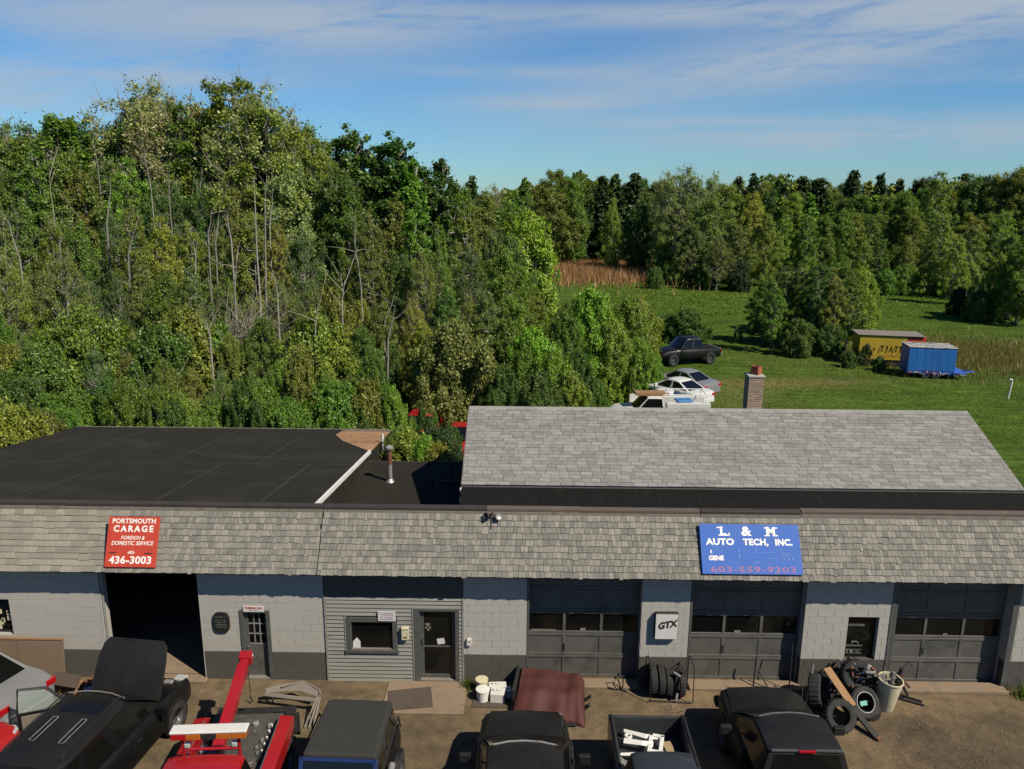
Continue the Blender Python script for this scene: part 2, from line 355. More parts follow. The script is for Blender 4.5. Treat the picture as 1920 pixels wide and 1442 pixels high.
# ------------------------------------------------------------------ buildings
CO, ZT, DK = .19, 3.23, 4
def wall_blocks(parent, x0, x1, holes, xv0=-99, xv1=99):
    """painted block wall between x0 and x1 with openings; every block a child"""
    bk = MB(); xs = sorted(set([x0, x1]+[h[0] for h in holes]+[h[1] for h in holes]))
    for a, b in zip(xs, xs[1:]):
        spans = [(0, ZT)]
        for h in holes:
            if h[0] <= a+1e-6 and h[1] >= b-1e-6: spans = [s for s in ((0, h[2]), (h[3], ZT)) if s[1]-s[0] > .01]
        for z0, z1 in spans:
            zc = DK*CO
            if z0 < zc: bk.bx(a, b, .009, .22, z0, min(z1, zc), 1)
            if z1 > zc: bk.bx(a, b, .009, .22, max(z0, zc), z1, 0)
    for h in holes:
        if h[1]-h[0] > 2: bk.bx(h[0]-.12, h[0], .22, .36, 0, h[3]); bk.bx(h[1], h[1]+.12, .22, .36, 0, h[3]); bk.bx(h[0]-.12, h[1]+.12, .22, .36, h[3], ZT)
    wl = bk.build('front_wall', ['mortar_light', 'mortar_dark'], parent)
    cache = {}
    for k in range(17):
        zm = (k+.5)*CO; free = [(x0, x1)]
        for h in holes:
            if h[2] < zm < h[3]:
                free = [s for f in free for s in ((f[0], min(f[1], h[0])), (max(f[0], h[1]), f[1])) if s[1]-s[0] > .02]
        for a, b in free:
            x = math.floor(a/.4)*.4-(.2 if k % 2 else 0)
            while x < b:
                u, v = max(x, a), min(x+.4, b); x += .4
                if v-u < .05 or v < xv0 or u > xv1: continue
                key = (round(v-u, 2), k < DK)
                if key not in cache:
                    q = MB(); L = v-u-.003; q.add([(.003, .02, .003), (L, .02, .003), (L, .02, CO-.003), (.003, .02, CO-.003), (.005, .004, .005), (L-.002, .004, .005), (L-.002, .004, CO-.005), (.005, .004, CO-.005)],
                        [(4, 5, 6, 7), (0, 1, 5, 4), (1, 2, 6, 5), (2, 3, 7, 6), (3, 0, 4, 7)])
                    cache[key] = q.mesh('block', 'dark_wall' if k < DK else 'light_wall')
                link('block', cache[key], wl, (u, random.uniform(-.0015, .0015), k*CO))
    return wl
TD = Vector((0, .587, .8096)); ND = Vector((0, -.8096, .587)); MO = Vector((0, -.45, 3.06))
SROT = Matrix((( 1, 0, 0), (0, TD.y, ND.y), (0, TD.z, ND.z))).to_4x4()
def mansard(parent, x0, x1, dy=0., wide_until=None):
    """leaning band of cedar shingles; the 300 widest are single children, the rest one mass"""
    O = MO+Vector((0, dy, 0)); b = MB()
    for (u0, u1, n0, n1) in [(-.0, 1.48, -.10, .004)]:
        P = lambda x, u, n: O+TD*u+ND*n+Vector((x, 0, 0))
        b.add([P(x0, u0, n0), P(x1, u0, n0), P(x1, u0, n1), P(x0, u0, n1), P(x0, u1, n0), P(x1, u1, n0), P(x1, u1, n1), P(x0, u1, n1)],
              [(0, 3, 2, 1), (4, 5, 6, 7), (0, 1, 5, 4), (1, 2, 6, 5), (2, 3, 7, 6), (3, 0, 4, 7)])
    b.bx(x0, x1, -.26+dy, .01, 3.235, 3.26)
    mn = b.build('mansard', 'cedar_backing', parent)
    items = []
    for r_ in range(10):
        x = x0+random.uniform(-.1, 0)
        while x < x1:
            wd = random.choice([.07, .09, .11, .13, .10, .15, .12]) if not (wide_until and x < wide_until) else random.choice([.22, .28, .33])
            lag = random.uniform(-.008, .008) - (random.random() < .05)*.025
            u = max(x, x0); v = min(x+wd, x1); x += wd
            if v-u > .03: items.append((u, v-u, r_*.148+lag, random.uniform(0, .006)*(random.random() < .35)+random.uniform(0, .002), random.uniform(-.012, .012), False))
    items = [i for i in items if not i[5]]
    order = sorted(range(len(items)), key=lambda i: -items[i][1]*(1 if items[i][0] > -12.6 and items[i][0] < 12.1 else .1))
    solo = set(order[:300]); cache = {}; mass = MB()
    def shape(q, w_, wide, T=None):
        g_ = .003; q.add([(g_, 0, .010), (w_-g_, 0, .010), (w_-g_, .175, -.006), (g_, .175, -.006), (g_, 0, .027), (w_-g_, 0, .027), (w_-g_, .175, .004), (g_, .175, .004)],
              [(4, 5, 6, 7), (0, 1, 5, 4), (1, 2, 6, 5), (3, 0, 4, 7)], 0, T)
    for i, (x, wd, u, lift, ang, _) in enumerate(items):
        T = Matrix.Translation(O+TD*u+ND*lift+Vector((x, 0, 0))) @ SROT @ Matrix.Rotation(ang, 4, 'Z')
        if i in solo:
            key = round(wd, 3); wide = wide_until and x < wide_until
            key = (key, bool(wide))
            if key not in cache: q = MB(); shape(q, wd, wide); cache[key] = q.mesh('shingle', 'cedar_wide' if wide else 'cedar')
            o = link('shingle', cache[key], mn); o.matrix_basis = T
        else: shape(mass, wd, False, T)
    ms = mass.build('shingle_rows', 'cedar_mass', mn); ms['kind'] = 'stuff'
    return mn

LB = thing('garage_building', 'long garage with flat black roof and open bay under the red sign', 'building')
RB = thing('workshop_building', 'garage block with grey shingled gable roof, blue sign and three roll doors', 'building')
wall_blocks(LB, -17, -4.66, [(-10.07, -7.66, 0, 16*CO), (-6.73, -5.99, 0, 10*CO-.02), (-13.4, -12.3, 6*CO, 11*CO)], xv0=-13.6)
wall_blocks(RB, -1.30, 14, [(.23, 2.98, 0, 16*CO), (4.14, 6.89, 0, 16*CO), (7.95, 8.68, 4*CO, 10*CO), (9.03, 11.82, 0, 16*CO)], xv1=13.2)
mansard(LB, -17, -4.68, .02, -9.9); mansard(RB, -4.66, 14, 0)
# caps along the top edge
def cap(parent, segs):
    for x0, x1, m1, m2, zz, yy in segs:
        q = MB(); q.bx(x0, x1, .425+yy, .47+yy, 4.235+zz, 4.325+zz, 0); q.build('edge_board', m1, parent, bevel=.004)
        q = MB(); q.bx(x0-.003, x1+.003, .44+yy, .63+yy, 4.327+zz, 4.415+zz, 0); q.build('coping', m2, parent, bevel=.012)
cap(LB, [(-17, -10.9, 'cap_light', 'cap_dark', .02, 0), (-10.9, -7.2, 'cap_light', 'cap_dark', .01, 0), (-7.2, -4.68, 'cap_light', 'cap_dark', .0, 0)])
cap(RB, [(-4.66, -.75, 'cap_light', 'cap_dark', 0, -.01), (-.75, 1.5, 'cap_light', 'cap_brown', .0, -.02), (1.5, 4.33, 'cap_light', 'cap_brown', -.01, -.02), (4.34, 6.72, 'cap_light', 'cap_dark', .0, -.03), (6.73, 10.1, 'cap_light', 'cap_brown', .02, -.02), (10.1, 14, 'cap_light', 'cap_brown', .015, -.02)])

# left building: roof sheet with the torn corner, side and rear walls, room
def zl(y): return 4.36-(y-.62)*.137
def on_left_roof(px, py):
    d = ray(px, py); n = np.array([0, .137, 1.]); c = 4.36+.62*.137; t = (c-CAM@n)/(d@n); return CAM+d*t
tA, tB, tC = [on_left_roof(*p) for p in ((627, 813), (708, 846), (735, 806))]
XR = -4.93; YB = tC[1]
q = MB()
top = [(-17, .63, zl(.63)), (XR, .63, zl(.63)), (XR, tB[1], zl(tB[1])), (XR-.15, tB[1]+.25, zl(tB[1]+.25)), ((tA[0]+XR)/2-.3, (tA[1]+tB[1])/2+.15, zl((tA[1]+tB[1])/2+.15)), (tA[0], tA[1], zl(tA[1])), (tA[0]+.05, YB, zl(YB)), (-17, YB, zl(YB))]
n = len(top); q.add(top+[(a, b, c-.07) for a, b, c in top], [tuple(range(n)), tuple(range(2*n-1, n-1, -1))]+[(i, i+n, (i+1) % n+n, (i+1) % n) for i in range(n)])
rf = q.build('roof', 'membrane', LB)
sm = MB()
for yy in (5.35,):
    x = -17
    while x < XR-.4:
        L = random.uniform(1.5, 4); sm.quad((x, yy-.03, zl(yy-.03)+.006), (min(x+L, XR-.1), yy-.03, zl(yy-.03)+.006), (min(x+L, XR-.1), yy+.03, zl(yy+.03)+.006), (x, yy+.03, zl(yy+.03)+.006)); x += L+.03
for xx, a, b in [(-15.2, .7, 5.3), (-12.3, .7, 5.3), (-8.9, .7, 5.3), (-6.3, .7, 5.3), (-14.0, 5.4, 11.7), (-10.6, 5.4, 11.7), (-7.9, 5.4, 10.5)]:
    sm.quad((xx-.02, a, zl(a)+.005), (xx+.02, a, zl(a)+.005), (xx+.02, b, zl(b)+.005), (xx-.02, b, zl(b)+.005))
sm.build('seam', 'seam', rf)
sd = MB()   # bare boards in the torn corner, laid along the eave
for i in range(9):
    y0 = tB[1]-.3+i*(YB-tB[1]+.3)/9; y1 = y0+(YB-tB[1]+.3)/9-.012
    xl = tA[0]-.6 if i > 3 else XR-1.6
    q = MB(); zz = -.075; q.add([(xl, y0, zl(y0)+zz), (XR-.02, y0, zl(y0)+zz), (XR-.02, y1, zl(y1)+zz), (xl, y1, zl(y1)+zz), (xl, y0, zl(y0)+zz-.03), (XR-.02, y0, zl(y0)+zz-.03), (XR-.02, y1, zl(y1)+zz-.03), (xl, y1, zl(y1)+zz-.03)],
        [(0, 1, 2, 3), (7, 6, 5, 4), (0, 4, 5, 1), (1, 5, 6, 2), (2, 6, 7, 3), (3, 7, 4, 0)])
    q.build('plank', 'rot_wood', rf)
q = MB()
q.add([(XR, .62, 0), (XR, YB, 0), (XR, YB, zl(YB)-.1), (XR, .62, zl(.62)-.1), (XR-.2, .62, 0), (XR-.2, YB, 0), (XR-.2, YB, zl(YB)-.1), (XR-.2, .62, zl(.62)-.1)], [(0, 1, 2, 3), (4, 7, 6, 5), (3, 2, 6, 7), (0, 3, 7, 4), (1, 5, 6, 2)])
q.bx(-17, XR-.21, YB-.22, YB, 0, zl(YB)-.1); q.bx(-17.2, -17.01, .3, YB, 0, 2.7)
q.build('side_wall', 'membrane', LB)
q = MB(); a, b = .66, tB[1]+.1
q.add([(XR-.02, a, zl(a)+.025), (XR+.05, a, zl(a)+.025), (XR+.05, b, zl(b)+.025), (XR-.02, b, zl(b)+.025), (XR-.02, a, zl(a)-.10), (XR+.05, a, zl(a)-.10), (XR+.05, b, zl(b)-.10), (XR-.02, b, zl(b)-.10)],
      [(0, 1, 2, 3), (7, 6, 5, 4), (0, 4, 5, 1), (1, 5, 6, 2), (2, 6, 7, 3), (3, 7, 4, 0)])
q.build('rake_trim', 'white_trim', LB, bevel=.008)
q = MB(); q.bx(tA[0]+.2, XR, YB-.03, YB+.03, zl(YB)-.09, zl(YB)+.01); q.bx(-17, tA[0]+.2, YB-.02, YB+.03, zl(YB)-.05, zl(YB)+.012); q.build('eave_trim', 'cap_light', LB)
tp = (-4.84, 9.67, 3.35); bt = (-4.84, 9.67, 2.39)
q = MB(); q.tube([tuple(tp), (tp[0], 9.67, bt[2]+.05), (tp[0]-.08, 9.55, bt[2]-.08)], .045, 8); q.build('downspout', 'white_trim', LB, smooth=50)
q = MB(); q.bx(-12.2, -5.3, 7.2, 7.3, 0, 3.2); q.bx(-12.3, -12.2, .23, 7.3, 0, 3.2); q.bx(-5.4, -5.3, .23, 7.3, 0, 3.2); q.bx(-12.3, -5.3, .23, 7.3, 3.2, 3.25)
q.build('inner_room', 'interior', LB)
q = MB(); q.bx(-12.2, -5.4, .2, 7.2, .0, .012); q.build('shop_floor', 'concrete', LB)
q = MB(); q.bx(-9.9, -7.9, 5.4, 6.0, .012, .95, 0)
for i in range(9): q.bx(-9.7+i*.2, -9.58+i*.2, 5.5, 5.7, .95, 1.05+random.random()*.3, i % 2)
q.build('workbench', ['dark_steel', 'interior'], LB)
q = MB(); q.tube([(-10.02, .05, .05), (-10.02, .05, 3.0)], .03, 6); q.build('door_track', 'steel', LB)
# jamb lining of the open bay
q = MB(); q.bx(-10.075, -10.055, -.004, .24, 0, 3.03); q.bx(-7.675, -7.655, .0, .24, 0, 3.03); q.build('jamb', 'light_wall', LB)

# middle roof, front strip and gabled part of the right building
q = MB(); q.bx(XR+.005, -1.44, .6, 7.07, 3.0, 3.2); q.bx(XR+.005, -1.44, 6.9, 7.05, 0, 3.0); q.build('low_roof', 'membrane', RB)
q = MB(); q.bx(XR+.06, -1.44, 7.07, 7.12, 3.06, 3.24); q.build('low_roof_edge', 'cap_dark', RB)
E0, RD, E1, ZE, ZR, GX0, GX1 = 1.62, 4.61, 7.6, 4.55, 5.76, -1.43, 12.70
q = MB(); q.add([(-1.43, .6, 4.36), (14, .6, 4.36), (14, E0+.1, 4.50), (-1.43, E0+.1, 4.50), (-1.43, .6, 4.2), (14, .6, 4.2), (14, E0+.1, 4.2), (-1.43, E0+.1, 4.2)],
      [(0, 1, 2, 3), (7, 6, 5, 4), (0, 4, 5, 1), (1, 5, 6, 2), (2, 6, 7, 3), (3, 7, 4, 0)])
q.build('front_roof_strip', 'membrane_dark', RB)
q = MB(); q.bx(-1.43, -1.33, .6, E0+.2, 3.2, 4.19); q.bx(13.9, 14, .25, E0+.2, 0, 4.19)
gx0, gx1 = GX0+.08, GX1-.12
for gx, t_ in ((gx0, .15), (gx1-.15, .15)):
    q.add([(gx, E0+.25, 0), (gx, E1-.25, 0), (gx, E1-.25, ZE), (gx, RD, ZR-.12), (gx, E0+.25, ZE), (gx+t_, E0+.25, 0), (gx+t_, E1-.25, 0), (gx+t_, E1-.25, ZE), (gx+t_, RD, ZR-.12), (gx+t_, E0+.25, ZE)],
          [(0, 1, 2, 3, 4), (9, 8, 7, 6, 5), (0, 5, 6, 1), (1, 6, 7, 2), (2, 7, 8, 3), (3, 8, 9, 4), (4, 9, 5, 0)])
q.bx(gx0+.15, gx1-.15, E1-.4, E1-.25, 0, ZE); q.build('gable_wall', 'dark_wall', RB)
sl_ = math.hypot(RD-E0, ZR-ZE); SA = math.atan2(ZR-ZE, RD-E0)
q = MB(); th = .10
prof = [(E0, ZE-.0), (RD, ZR), (E1, ZE), (E1, ZE-th), (RD, ZR-th), (E0, ZE-th)]
q.loft([[(GX0, y, z) for y, z in prof], [(GX1, y, z) for y, z in prof]]); gr = q.build('roof', 'asphalt_back', RB)
q = MB()
for gx in (GX0-.02, GX1-.0): q.loft([[(gx, y, z+.012) for y, z in prof], [(gx+.02, y, z+.012) for y, z in prof]])
q.build('rake_board', 'cap_light', gr)
RT = Matrix.Rotation(SA, 4, 'X'); cache = {}; mass = MB(); items = []
NR = 24; ex = (sl_-.03)/NR
for r_ in range(NR):
    x = GX0+.0-(.15 if r_ % 2 else 0)-random.random()*.05
    while x < GX1:
        wd = random.choice([.30, .30, .24, .36]); u, v = max(x, GX0), min(x+wd, GX1); x += wd
        if v-u > .03: items.append((u, v-u, r_*ex, r_))
solo = set(sorted(range(len(items)), key=lambda i: (items[i][3], -items[i][1]))[:300])
def tab(q, w_, T=None): q.add([(.004, 0, .0), (w_-.004, 0, .0), (.004, 0, .012), (w_-.004, 0, .012), (w_-.004, ex+.02, .003), (.004, ex+.02, .003)], [(0, 1, 3, 2), (2, 3, 4, 5), (1, 4, 3), (0, 2, 5)], 0, T)
for i, (x, wd, u, r_) in enumerate(items):
    T = Matrix.Translation((x, E0-.02, ZE+.004)) @ RT @ Matrix.Translation((0, u, random.choice([0, .0, .004, .006])))
    if i in solo:
        key = round(wd, 2)
        if key not in cache: qq = MB(); tab(qq, wd); cache[key] = qq.mesh('shingle', 'asphalt_tab')
        o = link('shingle', cache[key], gr); o.matrix_basis = T
    else: tab(mass, wd, T)
o = mass.build('shingle_rows', 'asphalt_mass', gr); o['kind'] = 'stuff'
q = MB(); q.loft([[(GX0, RD-.13, ZR-.03), (GX0, RD, ZR+.035), (GX0, RD+.13, ZR-.03)], [(GX1, RD-.13, ZR-.03), (GX1, RD, ZR+.035), (GX1, RD+.13, ZR-.03)]]); q.build('ridge_cap', 'asphalt_tab', gr)
for i, z in enumerate((4.42, 4.28)):
    q = MB(); q.bx(-1.475, -1.44, E0-.1-.35*i, E0-.0-.35*i, z-.05, z+.05); q.build('rake_end', 'white_trim', RB)

# chimney (part of the workshop) of bricks with a clay pot
cx0, cx1, cy0, cz1 = 7.35, 7.83, 7.62, 6.03
q = MB(); q.bx(cx0+.012, cx1-.012, cy0+.012, cy0+.468, 0, cz1-.01); ch = q.build('chimney', 'mortar_light', RB)
cache = {}
for k in range(58):
    z = 1.7+k*.078
    if z+.07 > cz1: break
    for side in range(4):
        off = .12 if (k+side) % 2 else 0
        x = -off
        while x < .48:
            a, b = max(0, x), min(.48, x+.24); x += .24
            if b-a < .03: continue
            key = round(b-a, 2)
            if key not in cache: qq = MB(); qq.bx(.004, b-a-.004, -.004, .05, 0, .068); cache[key] = qq.mesh('brick', 'chimney_brick')
            T = Matrix.Translation((cx0+.24, cy0+.24, z)) @ Matrix.Rotation(side*math.pi/2, 4, 'Z') @ Matrix.Translation((a-.24, -.24, 0))
            if side in (0, 3, 1) and z > 4.9: o = link('brick', cache[key], ch); o.matrix_basis = T
q = MB(); q.bx(cx0-.03, cx1+.03, cy0-.03, cy0+.51, cz1-.03, cz1+.04); q.build('chimney_cap', 'mortar_light', ch, bevel=.02)
q = MB(); q.lathe([(.19, cz1+.03), (.19, cz1+.1), (.175, cz1+.27), (.19, cz1+.31), (.14, cz1+.31), (.13, cz1+.1)], 4, 0, Matrix.Translation(((cx0+cx1)/2+.04, cy0+.24, 0))); q.build('chimney_pot', 'terracotta', ch)

# roof pipes
px_, py_ = onz(732, 903, 3.2)
q = MB(); q.tube([(px_, py_, 3.2), (px_, py_, 3.75)], .065, 10, 1); q.tube([(px_, py_, 3.75), (px_, py_, 4.2)], .067, 10, 0); q.lathe([(.13, 3.2), (.09, 3.26), (.07, 3.3)], 12, 1, Matrix.Translation((px_, py_, 0)))
q.lathe([(.05, 4.2), (.12, 4.24), (.12, 4.3), (.02, 4.37)], 10, 2, Matrix.Translation((px_, py_, 0))); q.build('stove_pipe', ['rust', 'steel', 'steel'], RB, smooth=40)
for (a, b, h) in ((812, 920, .35), (846, 905, .5)):
    x, y = onz(a, b, 3.2); q = MB(); q.tube([(x, y, 3.2), (x, y, 3.2+h)], .035, 8); q.lathe([(.09, 3.2), (.05, 3.25)], 10, 0, Matrix.Translation((x, y, 0)))
    if b == 905: q.bx(x-.3, x+.3, y-.04, y+.04, 3.2, 3.26)
    else: q.bx(x-.1, x+.1, y-.05, y+.05, 3.2+h, 3.23+h)
    q.build('vent_pipe', 'dark_steel', RB)

# ------------------------------------------------------------------ garage doors
def garage_door(x0, x1, y=.30, z1=3.0):
    fr = MB(); W = x1-x0; n = 3; cw = W/n; sh = z1/5
    fr.bx(x0-.01, x1+.01, y+.03, y+.06, .0, 3.05, 0)
    for r_ in range(5):
        z = r_*sh
        fr.bx(x0+.003, x1-.003, y-.012, y+.031, z+.004, z+.065, 0); fr.bx(x0+.003, x1-.003, y-.012, y+.031, z+sh-.065, z+sh-.004, 0)
        for c in range(n+1):
            xc = x0+c*cw; a, b = max(x0+.004, xc-.035), min(x1-.004, xc+.035)
            fr.bx(a, b, y-.01, y+.031, z+.065, z+sh-.065, 0)
    fr.tube([(x0+cw*1.02, y-.03, .75), (x0+cw*1.02, y-.03, .95)], .012, 5, 1)
    d = fr.build('garage_door', ['door_paint', 'dark_steel'], RB, bevel=.004, seg=1)
    for r_ in range(5):
        for c in range(n):
            q = MB(); q.bx(x0+c*cw+.036, x0+(c+1)*cw-.036, y+.006+(.01 if r_ == 2 else 0), y+.029, r_*sh+.066, (r_+1)*sh-.066)
            q.build('window_pane' if r_ == 2 else 'door_panel', 'glass' if r_ == 2 else 'door_paint', d)
    fx = MB(); fx.bx(x0-.0, x0+.05, .0, y-.013, 0, 2.975); fx.bx(x0, x1, y-.05, y-.013, 2.98, 3.03); fx.build('door_frame', 'trim', RB)
    return d
garage_door(.24, 2.97); garage_door(4.15, 6.88); garage_door(9.04, 11.81)
for a, b in ((11.822, 11.96), (8.94, 9.028)): q = MB(); q.bx(a, b, -.012, .0, 0, 3.03); q.build('corner_trim', 'trim', RB)
# things on sills inside the panes: pale scraps seen low behind the glass
q = MB(); q.bx(.35, .95, .296, .303, 1.272, 1.30); q.bx(1.55, 1.68, .292, .303, 1.27, 1.34); q.bx(5.32, 5.48, .292, .303, 1.27, 1.33); q.bx(10.42, 10.52, .292, .303, 1.27, 1.32); q.build('paper_scrap', 'cap_light', RB)

# small window right with clutter behind the glass
q = MB(); q.bx(7.955, 8.675, .13, .15, 4*CO, 10*CO); wn = q.build('window', 'glass', RB)
q = MB()
for z, h in ((1.6, .05), (1.05, .04), (.95, .02), (.85, .02)): q.bx(7.98, 8.4, .115, .129, z, z+h, 0)
for i in range(6): a = 7.99+random.random()*.3; z = random.choice([1.12, 1.38, 1.5, .88]); q.bx(a, a+.05+random.random()*.1, .11, .128, z, z+.04+random.random()*.05, random.choice([0, 1]))
q.bx(7.955, 7.985, .1, .128, 4*CO, 10*CO, 0)
q.build('window_frame', ['trim', 'cap_light'], wn)
q = MB(); q.bx(-13.4, -12.31, .13, .15, 6*CO, 11*CO); wn = q.build('window', 'glass', LB)
q = MB()
for i in range(16): a = -12.9+random.random()*.5; z = 1.2+random.random()*.5; q.bx(a, a+.04+random.random()*.06, .11, .128, z, z+.04+random.random()*.08)
q.build('paper_scrap', 'cream', wn)

# ------------------------------------------------------------------ office front: siding, window, glass door
SX0, SX1, ZS = -4.62, -1.32, 2.27
q = MB()
for a, b, c, d in ((SX0-.03, -4.14, 0, ZT), (-2.90, -2.50, 0, ZT), (-1.40, SX1+.02, 0, ZT), (-4.14, -2.90, 0, .79), (-4.14, -2.90, 1.74, ZT), (-2.50, -1.40, 2.0, ZT)): q.bx(a, b, .03, .22, c, d, 0)
q.build('front_wall', 'mortar_dark', RB)
q = MB(); q.bx(SX0-.02, SX1+.01, .0, .029, ZS+.005, ZT-.01); q.build('header_board', 'dark_wall', RB)
holes = [(-4.14, -2.90, .79, 1.74), (-2.50, -1.40, 0, 2.0)]
sb = MB(); ne = .105; cache = {}
for k in range(22):
    z = k*ne+.004; z2 = min(z+ne, ZS)
    if z2-z < .03: continue
    free = [(SX0, SX1)]
    for h in holes:
        if h[2] < z+.05 < h[3]: free = [s for f in free for s in ((f[0], min(f[1], h[0])), (max(f[0], h[1]), f[1])) if s[1]-s[0] > .02]
    for a, b in free:
        q = MB(); q.add([(a, -.022, z), (b, -.022, z), (b, .006, z2), (a, .006, z2), (a, .028, z), (b, .028, z), (b, .028, z2), (a, .028, z2)], [(0, 1, 2, 3), (0, 4, 5, 1), (0, 3, 7, 4), (1, 5, 6, 2)])
        o = q.build('siding_board', 'siding', RB)
for a, b, c, d in ((SX1-.012, SX1+.03, 0, ZS), (SX0-.035, SX0+.012, 0, ZS), (-4.175, -4.15, .72, 1.8), (-2.53, -2.505, 0, 2.04)):
    q = MB(); q.bx(a, b, -.028, .02, c, d); q.build('corner_strip', 'siding', RB)
q = MB(); q.bx(-4.14, -2.90, -.035, .06, 1.62, 1.74); q.bx(-4.14, -4.02, -.034, .06, .87, 1.62); q.bx(-3.02, -2.90, -.034, .06, .87, 1.62); q.bx(-4.18, -2.87, -.055, .06, .79, .87, 0)
wf = q.build('window', 'trim', RB, bevel=.005)
q = MB(); q.bx(-4.02, -3.02, .035, .05, .87, 1.62); q.build('window_pane', 'glass', wf)
q = MB(); q.bx(-4.02, -3.02, -.02, .034, .872, .90); q.build('window_sill', 'cap_light', wf)
q = MB(); q.add([(-4.0, .02, .902), (-3.82, .02, .902), (-3.82, .02, 1.06), (-3.91, .02, 1.17), (-4.0, .02, 1.06), (-4.0, .034, .902), (-3.82, .034, .902), (-3.82, .034, 1.06), (-3.91, .034, 1.17), (-4.0, .034, 1.06)],
             [(0, 1, 2, 3, 4), (9, 8, 7, 6, 5), (0, 5, 6, 1), (1, 6, 7, 2), (2, 7, 8, 3), (3, 8, 9, 4), (4, 9, 5, 0)]); q.build('house_shaped_card', 'white_trim', wf)
q = MB(); q.bx(-2.50, -2.36, -.03, .14, .03, 1.99); q.bx(-1.50, -1.40, -.03, .14, .03, 1.99); q.bx(-2.36, -1.5, -.03, .14, 1.93, 1.99); q.bx(-2.36, -1.5, -.02, .2, .03, .06, 1)
df = q.build('door', ['trim', 'cap_light'], RB, bevel=.005)
q = MB()
for a, b, c, d in ((-2.355, -2.27, .07, 1.92), (-1.58, -1.505, .07, 1.92), (-2.27, -1.58, 1.84, 1.92), (-2.27, -1.58, .90, .94), (-2.27, -1.58, .07, .16)): q.bx(a, b, .085, .12, c, d)
q.tube([(-2.30, .07, 1.0), (-2.30, .05, 1.05), (-2.30, .07, 1.14)], .012, 5); q.build('door_leaf', 'trim', df, bevel=.004)
for c, d in ((.165, .895), (.945, 1.835)): q = MB(); q.bx(-2.268, -1.582, .098, .108, c, d); q.build('door_pane', 'glass', df)
for a, b, c, d in ((-2.24, -2.12, 1.50, 1.54), (-2.24, -2.10, 1.40, 1.45), (-2.19, -2.14, 1.34, 1.5)): q = MB(); q.bx(a, b, .092, .097, c, d); q.build('sticker', 'cap_light', df)
q = MB(); q.bx(-.09, .09, 0, .006, -.075, .075); q.build('paper_notice', 'white_paint', df, loc=(-1.86, .09, 1.06)).rotation_euler.y = R(-8)

# man door of the left garage with nine panes
q = MB(); q.bx(-6.73, -6.64, -.012, .15, 0, 1.88); q.bx(-6.08, -5.99, -.012, .15, 0, 1.88); q.bx(-6.64, -6.08, -.012, .15, 1.82, 1.88); q.bx(-6.64, -6.08, -.02, .2, .0, .05, 1)
dd = q.build('door', ['trim', 'cap_light'], LB, bevel=.004)
q = MB(); q.bx(-6.635, -6.085, .11, .14, .055, .92); q.bx(-6.635, -6.56, .11, .14, .92, 1.81); q.bx(-6.15, -6.085, .11, .14, .92, 1.81); q.bx(-6.56, -6.15, .11, .14, 1.74, 1.81)
q.build('door_leaf', 'door_paint', dd)
q = MB(); q.bx(-6.56, -6.15, .128, .134, .92, 1.74); q.build('door_pane', 'glass', dd)
q = MB()
for i in range(1, 3): q.bx(-6.56+i*.137-.012, -6.56+i*.137+.012, .108, .127, .92, 1.74)
for i in range(0, 3): q.bx(-6.56, -6.15, .106, .126, .92+i*.273-.012, .92+i*.273+.012)
q.build('muntin', 'steel', dd)
q = MB(); q.lathe([(.0, -.03), (.03, -.02), (.03, .01), (.012, .02), (.012, .05)], 10, 0, Matrix.Rotation(R(90), 4, 'X')); q.build('door_knob', 'rim', dd, loc=(-6.60, .09, .86))

# ------------------------------------------------------------------ signs and fittings on the front
def onm(u, x, n=.03): return MO+TD*u+ND*n+Vector((x, 0, 0))
tilt = math.atan2(TD.z, TD.y)
sg = thing('signboard', 'red sign with white lettering and phone number on the shingles above the open bay', 'sign', onm(.13, -9.03))
sg.matrix_basis = Matrix.Translation(onm(.13, -9.03)) @ Matrix.Rotation(tilt+R(11), 4, 'X')
q = MB(); q.bx(-.60, .60, 0, 1.16, .0, .03); q.build('sign_board', 'sign_red', sg, bevel=.004)
for bx_ in (-.5, .5): q = MB(); q.tube([(bx_, 1.1, .0), (bx_, 1.06, -.24)], .015, 6); q.build('bracket', 'dark_steel', sg)
q = MB(); q.bx(-.52, -.34, .315, .335, .03, .036); q.bx(-.46, -.40, .33, .345, .03, .036); q.bx(.30, .50, .305, .325, .03, .036); q.bx(.36, .44, .32, .335, .03, .036); q.build('car_emblem', 'ink_black', sg)
for s_, y, sz, sx, sp, bo, sh in (('PORTSMOUTH', 1.055, .155, .96, 1.06, .004, 0), ('CARAGE', .875, .20, .98, 1.36, .007, 0), ('FOREIGN &', .67, .12, .88, 1.05, .0015, .25), ('DOMESTIC SERVICE', .545, .13, .84, 1.03, .0015, .25), ('-603-', .335, .10, .85, 1, .002, 0), ('436-3003', .155, .235, 1.06, 1.05, .007, 0)):
    text(s_, sz, (0, y, .031), (0, 0, 0), 'letter_white', sg, bold=bo, sx=sx, space=sp, shear=sh)
def faint_marks(parent):
    q = MB()
    for x, y, a, b in ((-.28, .53, .02, .05), (-.28, .40, .02, .07), (.12, .27, .10, .014), (.12, .56, .06, .014), (.75, .35, .03, .03), (.86, .35, .05, .02), (.95, .36, .02, .05), (-.9, .46, .05, .012), (.5, .37, .3, .008), (.3, .50, .5, .006), (.8, .45, .012, .10), (.88, .45, .012, .10), (.72, .45, .012, .10)): q.bx(x-a/2, x+a/2, y-b/2, y+b/2, .036, .039)
    q.build('faded_print', 'ink_ghost', parent)['kind'] = 'stuff'
sg = thing('signboard', 'blue sign with white and faded red lettering on the shingles over the middle roll door', 'sign', onm(.13, 5.43, .045))
sg.matrix_basis = Matrix.Translation(onm(.13, 5.43, .045)) @ Matrix.Rotation(tilt+R(2), 4, 'X')
